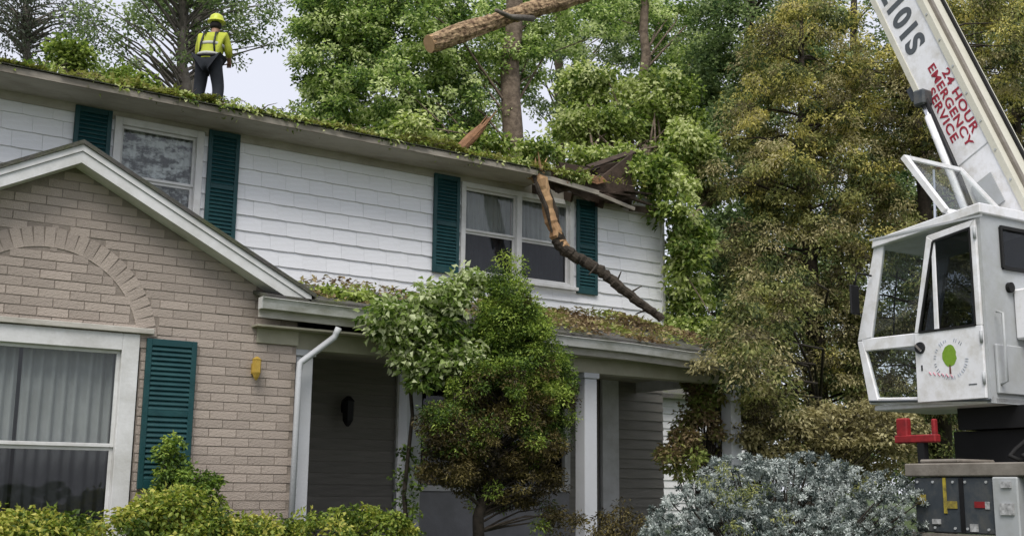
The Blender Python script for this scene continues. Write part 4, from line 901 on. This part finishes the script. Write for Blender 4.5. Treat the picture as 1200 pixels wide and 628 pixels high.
# boom foot bracket and lift cylinder
bbox(.0, .16, -.10, .0, .02, .12).build('cylinder_bracket', MAT['steel_slate'], boom)
ca = onX(1080, 116, 9.86); cb = onX(1110, 192, 9.83); cc_ = onX(1131, 245, 9.83)
MB().tube([ca, ca.lerp(cb, .7)], .032, 12).build('lift_cylinder_rod', MAT['chrome'], crane, True)
MB().tube([ca.lerp(cb, .28), cb, cc_, cc_+(cc_-cb).normalized()*.8], .042, 14).build('lift_cylinder', MAT['crane_white'], crane, True)
q = Vector((.0, -.075, .0)); MB().tube([ca+q*.6, cb+q, cc_+q], [.02, .024, .024], 10).build('hydraulic_hose', MAT['steel_black'], crane, True)
MB().box(ca.x-.06, ca.x+.16, ca.y-.07, ca.y+.07, ca.z-.08, ca.z+.09).build('cylinder_pin', MAT['steel_slate'], boom, bevel=.02)
bbox(-1.62, -1.28, .10, .36, -.015, -.001).build('pivot_plate', MAT['crane_grey'], boom)
# superstructure, turntable, counterweight
kbox(-1.9, .9, 1.0, 1.15, .75, 1.9).build('turret_plate', MAT['crane_white'], crane); kbox(-1.9, .9, 1.68, 1.83, .75, 1.9).build('turret_plate', MAT['crane_white'], crane)
kbox(-2.4, -1.2, .5, 2.3, .8, 1.7).build('counterweight', MAT['crane_white'], crane, bevel=.03)
kbox(-1.6, .62, .35, 2.2, .55, .74).build('turret_base', MAT['steel_black'], crane)
MB().lathe([(.75, -.01), (.75, .3), (.7, .3)], K(-.2, 1.3, .26), 28).build('turntable', MAT['steel_black'], crane)
kbox(-1.2, .75, .45, 2.0, .24, .54).build('slew_housing', MAT['steel_black'], crane)
# carrier
deck_z = .22
dk = kbox(-6.0, .68, -.32, 2.45, .13, .24).build('deck', MAT['deck_plate'], crane, bevel=.01)
kbox(-6.0, .4, .5, 1.7, -.45, .12).build('chassis', MAT['steel_black'], crane)
tb = kbox(-.18, .60, -.30, .35, -.33, .125).build('tool_box', MAT['steel_slate'], crane, bevel=.012)
kbox(.27, .30, -.308, -.301, -.17, .12).build('yellow_strip', MAT['paint_yellow'], tb)
kbox(.17, .27, -.308, -.301, -.13, -.07).build('yellow_strip', MAT['paint_yellow'], tb)
kbox(.48, .585, -.315, -.301, -.10, -.02).build('reflector', MAT['paint_yellow'], tb)
kbox(-.10, .0, -.308, -.301, -.12, -.07).build('reflector', MAT['paint_red'], tb); kbox(-.14, -.10, -.308, -.301, -.13, -.07).build('reflector', MAT['paint_white'], tb)
kbox(-.02, .05, -.315, -.301, -.31, -.25).build('latch', MAT['paint_white'], tb); kbox(.34, .42, -.315, -.301, -.26, -.22).build('latch', MAT['paint_white'], tb)
kbox(.1, .14, -.31, -.301, -.33, .12).build('door_gap', MAT['steel_black'], tb)
kbox(-.2, .62, -.33, -.28, -.37, -.335).build('step_rail', MAT['deck_plate'], tb)
pst = kbox(-.42, -.19, -.33, -.08, -1.15, .125).build('outrigger_leg', MAT['crane_grey'], crane, bevel=.01)
kbox(-.38, -.26, -.345, -.331, -.17, -.08).build('reflector', MAT['paint_white'], pst); kbox(-.37, -.28, -.345, -.331, .04, .09).build('reflector', MAT['paint_white'], pst)
pz = float(gz(8.5, 5.5))+.006-Z
kbox(-.55, -.06, -.48, .07, pz, pz+.06).build('outrigger_pad', MAT['steel_slate'], pst); kbox(-.36, -.25, -.26, -.15, pz+.06, -1.0).build('jack', MAT['chrome'], pst)
rz_ = .42
rb = kbox(.42, .86, -.22, -.14, rz_, rz_+.07).build('tow_bracket', MAT['paint_red'], crane, bevel=.01)
kbox(.72, .84, -.215, -.145, rz_+.05, rz_+.22).build('upright', MAT['paint_red'], rb, bevel=.012); kbox(.43, .47, -.205, -.155, rz_+.05, rz_+.20).build('upright', MAT['paint_red'], rb, bevel=.01)
kbox(.55, .62, -.21, -.15, .24, rz_).build('foot', MAT['steel_black'], rb)
kbox(.15, .55, -.28, .2, .241, .275).build('folded_mat', MAT['deck_plate'], crane, bevel=.012)
for k in range(5):
    MB().tube([K(-.1-.13*k, .40, .5), K(-.05-.13*k, .2+.03*k, .36-.02*k), K(-.12-.12*k, .02, .30), K(-.2-.1*k, .1, .25)], .018, 7).build('hydraulic_hose', MAT['rubber'], crane, True)
MB().box(8.5, 8.54, 5.75, 6.35, 1.70, 1.72).build('chain_rail', MAT['steel_slate'], crane)
for f_ in (-.12, .08, .2, .4, .56):
    for z_ in (-.29, .085): MB().lathe([(.012, -.008), (.012, 0), (.0, .0)], K(f_, -.302, z_), 6, 'x').build('bolt', MAT['crane_grey'], tb)
def wheel(f_, r_, rad=.5, w=.3):
    zc = float(gz(*K(f_, r_, 0)[:2]))+.006-Z+rad; c = K(f_, r_, zc)
    wl = MB().lathe([(rad*.55, -w/2), (rad*.95, -w/2), (rad, -w/2+.04), (rad, w/2-.04), (rad*.95, w/2), (rad*.55, w/2)], (0, 0, 0), 28, 'x').build('wheel', MAT['rubber'], crane, True); wl.location = c; WM[wl.name] = Matrix.Translation(c)
    rm = MB().lathe([(.05, -w/2-.02), (.12, -w/2-.02), (rad*.3, -w/2+.06), (rad*.56, -w/2+.02), (rad*.56, w/2-.02), (.05, w/2-.02)], c, 20, 'x').build('rim', MAT['crane_grey'], wl, True)
for f_ in (-1.4, -2.7, -5.2):
    for r_ in (.05, 2.1): wheel(f_, r_)

# ------------------------------------------------------------------ person on the ridge
pc = onY(243, 100, RY-.08); fx, fy = pc.x, pc.y; fz = roofz(fy)+.06
FD = Vector((.62, .75, 0)).normalized(); SD = Vector((FD.y, -FD.x, 0))   # facing, to his right
def W(fwd, side, up): return Vector((fx, fy, fz))+FD*fwd+SD*side+Vector((0, 0, up))
def skin(name, nodes, edges, m, parent, root=0, sub=2):
    me = bpy.data.meshes.new(name); me.from_pydata([n[0] for n in nodes], edges, []); o = bpy.data.objects.new(name, me); COL.objects.link(o)
    o.modifiers.new('skin', 'SKIN'); sv = me.skin_vertices[0].data if me.skin_vertices else None
    if sv is None:
        bpy.context.view_layer.objects.active = o; bpy.context.view_layer.update(); sv = me.skin_vertices[0].data
    for i, n in enumerate(nodes): r_ = n[1] if hasattr(n[1], '__len__') else (n[1], n[1]); sv[i].radius = r_; sv[i].use_root = (i == root)
    sb = o.modifiers.new('sub', 'SUBSURF'); sb.levels = sub; sb.render_levels = sub
    bpy.context.view_layer.update()
    nm = bpy.data.meshes.new_from_object(o.evaluated_get(bpy.context.evaluated_depsgraph_get())); bpy.data.objects.remove(o)
    nm.materials.clear(); nm.materials.append(MAT[m]); nm.polygons.foreach_set('use_smooth', [True]*len(nm.polygons))
    q = bpy.data.objects.new(name, nm); COL.objects.link(q); attach(q, parent); return q
per = thing('person', 'worker in yellow high-visibility shirt and hard hat standing on the roof', 'person', (fx, fy, fz))
pel = W(0, 0, .95); che = W(.10, 0, 1.28); nek = W(.18, 0, 1.47); hdp = W(.24, .0, 1.60); 
shR, shL = W(.14, .20, 1.41), W(.14, -.20, 1.41); elR, elL = W(.20, .26, 1.14), W(.18, -.26, 1.14); haR, haL = W(.45, .18, 1.05), W(.44, -.16, 1.08)
hiR, hiL = W(0, .1, .9), W(0, -.1, .9); knR, knL = W(.08, .16, .49), W(.06, -.15, .49); anR, anL = W(-.02, .18, .10), W(0, -.18, .10); toR, toL = W(.16, .2, .04), W(.17, -.2, .04)
nodes = [(pel, .14), (W(.04, 0, 1.1), .13), (che, .15), (nek, .055), (hdp, (.085, .1)), (W(.26, 0, 1.70), .08), (shR, .065), (elR, .046), (haR, .035), (shL, .065), (elL, .046), (haL, .035), (hiR, .09), (knR, .06), (anR, .042), (toR, .035), (hiL, .09), (knL, .06), (anL, .042), (toL, .035)]
edges = [(0, 1), (1, 2), (2, 3), (3, 4), (4, 5), (2, 6), (6, 7), (7, 8), (2, 9), (9, 10), (10, 11), (0, 12), (12, 13), (13, 14), (14, 15), (0, 16), (16, 17), (17, 18), (18, 19)]
body = skin('body', nodes, edges, 'skin', per)
skin('shirt', [(W(.0, 0, .90), .19), (W(.04, 0, 1.1), .195), (che, .215), (W(.16, 0, 1.43), .09), (shR, .092), (elR, .07), (haR.lerp(elR, .55), .055), (shL, .092), (elL, .07), (haL.lerp(elL, .55), .055)], [(0, 1), (1, 2), (2, 3), (2, 4), (4, 5), (5, 6), (2, 7), (7, 8), (8, 9)], 'hivis', per, 1)
skin('trousers', [(W(0, 0, .97), .18), (hiR, .135), (knR, .105), (anR, .085), (hiL, .135), (knL, .105), (anL, .085)], [(0, 1), (1, 2), (2, 3), (0, 4), (4, 5), (5, 6)], 'trousers', per)
skin('boot', [(anR+Vector((0, 0, .06)), .06), (anR-Vector((0, 0, .03)), .06), (toR, .045)], [(0, 1), (1, 2)], 'black_iron', per); skin('boot', [(anL+Vector((0, 0, .06)), .06), (anL-Vector((0, 0, .03)), .06), (toL, .045)], [(0, 1), (1, 2)], 'black_iron', per)
skin('hair', [(W(.20, 0, 1.55), .09), (W(.21, 0, 1.63), .11), (W(.22, 0, 1.70), .10)], [(0, 1), (1, 2)], 'hair', per)
skin('beard', [(W(.30, .03, 1.55), .06), (W(.31, 0, 1.58), .06), (W(.30, -.03, 1.55), .06)], [(0, 1), (1, 2)], 'hair', per)
for zz_ in (1.02, 1.22):
    MB().lathe([(.205, -.025), (.212, -.02), (.212, .02), (.205, .025)], W(.03+(zz_-1.0)*.3, 0, zz_), 20).build('reflective_band', MAT['band'], per, True)
m = MB()
for s in (-1, 1): m.tube([W(-.10, s*.13, 1.02), W(-.12, s*.11, 1.2), W(-.02, s*.1, 1.42), W(.12, s*.1, 1.47)], .016, 6)
m.tube([W(-.14, -.16, .98), W(-.17, 0, .98), W(-.14, .16, .98)], .025, 6); m.build('harness', MAT['black_iron'], per, True)
h = MB().lathe([(.155, -.01), (.15, .005), (.125, .01), (.122, .05), (.10, .105), (.06, .135), (.0, .145)], W(.235, 0, 1.71), 18)
hat = h.build('hard_hat', MAT['hat'], per, True)
m = MB()
for s in (-1, 1):
    hp = haR if s > 0 else haL; dr = (haR-elR if s > 0 else haL-elL).normalized()
    for k, off in enumerate((-.03, -.01, .01, .03)): m.tube([hp+SD*off, hp+SD*off+dr*.05, hp+SD*off+dr*.07+Vector((0, 0, -.03))], [.011, .01, .008], 6)
    m.tube([hp-SD*s*.03, hp-SD*s*.06+dr*.03], [.012, .009], 6)
m.build('finger', MAT['skin'], per, True)

# ------------------------------------------------------------------ shrubs in front of the house
def shrub(name, label, lumps, nclump, per, cr, L, W_, mt, group=None, stems=12, shell=.55, cat='shrub', stem_mat='bark_dark', **kw):
    c = lumps[0][0]; zb = float(gz(c[0], c[1])); t = thing(name, label, cat, (c[0], c[1], zb), group)
    C = clumps_of(lumps, nclump, shell); C = C[C[:, 2] > zb+.05]; m = MB()
    for i in rng.permutation(len(C))[:stems*4]:
        a = Vector((c[0]+random.uniform(-.12, .12), c[1]+random.uniform(-.1, .1), zb-.02)); b = Vector(C[i]); mid = a.lerp(b, .5)+Vector((0, 0, .12)); m.tube([a, mid, b], [.018, .012, .004], 5, cap=False)
    m.build('stem', MAT[stem_mat], t, True)
    foliage('foliage', C, per, cr, L, W_, mt, t, **kw); return t
def lump(px, py, rx, ry, Y, d=None): return blob(px, py, rx, ry, Y, d)
G = 'low hedge along the brick wall'
shrub('hedge_shrub', 'yellow-green hedge bush below the left half of the front window', [lump(30, 648, 80, 46, 10.9, .5), lump(75, 648, 50, 52, 10.9, .5), lump(-20, 648, 60, 48, 10.9, .5)], 170, 90, .16, .055, .035, 'leaf_hedge', G, tvar=.55, shell=.75, tintc=.56)
shrub('hedge_shrub', 'yellow-green hedge bush with raised mound beneath the teal shutter', [lump(165, 648, 60, 54, 10.8, .5), lump(200, 628, 45, 58, 10.9, .45), lump(240, 648, 45, 46, 10.8, .5)], 190, 90, .16, .055, .035, 'leaf_hedge', G, tvar=.55, shell=.75, tintc=.56)
shrub('hedge_shrub', 'yellow-green hedge bush at the brick corner by the downspout', [lump(300, 648, 60, 40, 10.7, .5), lump(270, 648, 40, 44, 10.8, .45)], 130, 90, .16, .055, .035, 'leaf_hedge', G, tvar=.55, shell=.75, tintc=.56)
shrub('hedge_shrub', 'clipped bright green bush below the dark porch opening', [lump(390, 652, 60, 56, 10.6, .5), lump(440, 652, 48, 54, 10.7, .5)], 170, 100, .15, .05, .032, 'leaf_hedge', G, tvar=.35, shell=.8, tintc=.38)
shrub('pointed_shrub', 'small pointed dark green shrub climbing in front of the teal shutter', [lump(208, 580, 26, 40, 11.3, .2), lump(204, 535, 15, 28, 11.4, .14), lump(235, 580, 22, 30, 11.3, .2)], 80, 80, .10, .05, .03, 'leaf_conifer', None, tvar=.4, shell=.4, tintc=.4)
# tall evergreen in front of the porch
cx = onY(590, 450, 10.75); zb = float(gz(cx.x, cx.y)); ev = thing('evergreen_shrub', 'tall evergreen with green top and bare brown interior before the porch', 'shrub', (onY(562, 628, 10.75).x, 10.75, zb))
cone = [lump(597, 326, 20, 24, 10.7, .2), lump(594, 352, 32, 28, 10.7, .3), lump(600, 380, 44, 32, 10.7, .4), lump(603, 405, 52, 42, 10.8, .5), lump(592, 455, 76, 46, 10.75, .6), lump(645, 460, 28, 55, 10.8, .35), lump(585, 515, 86, 42, 10.75, .6), lump(515, 500, 28, 30, 10.6, .3), lump(600, 565, 70, 30, 10.8, .5), lump(525, 545, 40, 28, 10.65, .35), lump(650, 605, 30, 18, 10.6, .3)]
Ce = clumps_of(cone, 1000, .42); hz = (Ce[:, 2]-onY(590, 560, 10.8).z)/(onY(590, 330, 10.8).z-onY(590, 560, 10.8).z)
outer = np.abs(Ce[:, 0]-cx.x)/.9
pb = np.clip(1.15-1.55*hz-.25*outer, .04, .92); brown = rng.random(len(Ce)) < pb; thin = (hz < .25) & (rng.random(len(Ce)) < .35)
tp = [Vector((ev.location.x, 10.75, zb-.02)), onY(560, 605, 10.75), onY(575, 560, 10.78), onY(590, 480, 10.8), onY(597, 330, 10.8)]; tr_ = [.075, .066, .055, .04, .01]
m = MB(); m.tube(tp, tr_, 8, jit=.1); limbs(m, list(zip(tp, tr_)), Ce, .015, k=200, zdrop=.3); m.build('trunk', MAT['bark_dark'], ev, True)
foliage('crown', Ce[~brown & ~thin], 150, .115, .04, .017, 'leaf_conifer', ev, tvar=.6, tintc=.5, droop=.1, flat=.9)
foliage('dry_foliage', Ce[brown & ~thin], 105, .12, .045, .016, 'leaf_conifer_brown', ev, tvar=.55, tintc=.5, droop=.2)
# vine on the porch eave
vn = thing('climbing_vine', 'pale green leafy vine spilling over the porch gutter beside the evergreen', 'vine', (6.5, 11.5, .66))
vb = [lump(480, 388, 46, 42, 11.2, .3), lump(450, 365, 40, 20, 11.2, .3), lump(400, 348, 30, 8, 11.3, .15), lump(520, 350, 40, 22, 11.1, .3), lump(530, 410, 35, 40, 11.0, .3), lump(545, 330, 25, 16, 11.1, .25), lump(500, 435, 25, 30, 11.1, .2)]
C = clumps_of(vb, 130, .3); m = MB(); base = Vector((6.5, 11.55, .66)); stp = [base, Vector((6.46, 11.7, 1.5)), Vector((6.5, 11.62, 2.4)), onY(478, 420, 11.5), onY(480, 380, 11.3)]
m.tube(stp, [.03, .025, .022, .02, .012], 7)
for c in C[:80]: a = stp[3].lerp(stp[4], random.random()); b = Vector(c); m.tube([a, a.lerp(b, .5)+Vector((0, 0, .08)), b], [.012, .008, .003], 4, cap=False)
m.build('stem', MAT['bark_dark'], vn, True); foliage('foliage', C, 40, .16, .085, .06, 'leaf_vine', vn, tvar=.6, droop=.4, tintc=.68)
Cc = np.array([list(Vector((6.52+.1*math.sin(k*1.3), 11.72, 1.0+k*.055))) for k in range(20)]); foliage('stem_foliage', Cc, 22, .12, .06, .04, 'leaf_conifer', vn, tvar=.4, tintc=.35)
# leafy sprig lying on the roof valley
sp = thing('fallen_sprig', 'small bright leafy sprig lying in the valley above the gutter', 'sprig', onY(382, 348, 12.2))
Cs = clumps_of([lump(385, 345, 22, 8, 12.2, .15), lump(420, 350, 22, 8, 12.0, .15)], 22, .3); m = MB()
for c in Cs[:12]: m.tube([onY(400, 352, 12.1), Vector(c)], [.01, .004], 4)
m.build('stem', MAT['bark_dark'], sp); foliage('foliage', Cs, 35, .10, .07, .045, 'leaf_fresh', sp, tvar=.4, tintc=.5)
# bushes around the right end of the porch
shrub('leafy_shrub', 'green and brown leafy bush under the right end of the porch', [lump(822, 500, 30, 45, 12.3, .4), lump(840, 450, 35, 30, 12.2, .4), lump(800, 530, 25, 30, 12.0, .3)], 110, 75, .17, .075, .045, 'leaf_litter', None, tvar=.45, tintc=.62)
shrub('leafy_shrub', 'reddish-brown bush between the porch post and the crane', [lump(900, 520, 55, 35, 11.8, .5), lump(960, 510, 60, 40, 11.5, .5), lump(1030, 510, 60, 45, 11.0, .5), lump(880, 470, 30, 30, 12.2, .4)], 200, 80, .2, .075, .04, 'leaf_olive_brown', None, tvar=.45, tintc=.6)
shrub('dry_shrub', 'dry brown twiggy plant at the foot of the porch column', [lump(730, 620, 34, 32, 10.6, .3), lump(705, 640, 25, 25, 10.5, .25)], 60, 40, .12, .05, .018, 'leaf_conifer_brown', None, tvar=.4, tintc=.6, stems=25)
# blue-grey juniper
Yb = 6.75
bl = [lump(905, 600, 95, 62, Yb, .7), lump(830, 620, 60, 55, Yb-.1, .6), lump(985, 595, 70, 50, Yb, .6), lump(1040, 600, 36, 48, Yb-.1, .4), lump(900, 640, 130, 50, Yb-.3, .7), lump(790, 640, 35, 35, Yb, .4), lump(870, 560, 45, 28, Yb, .4), lump(950, 555, 40, 24, Yb, .4)]
shrub('blue_juniper', 'wide silvery blue-grey juniper bush in front of the crane truck', bl, 2300, 40, .048, .031, .0105, 'leaf_blue', None, tvar=.65, tintc=.48, shell=.72, radial=True, stems=40, flat=.9, droop=.1)
C = clumps_of([lump(855, 570, 60, 25, Yb-.3, .3), lump(1000, 560, 30, 20, Yb, .3), lump(900, 620, 60, 20, Yb-.6, .2)], 26, .5)
o = foliage('green_sprays', C, 45, .09, .036, .012, 'leaf_olive_green', bpy.data.objects['blue_juniper'], tvar=.4, tintc=.6)
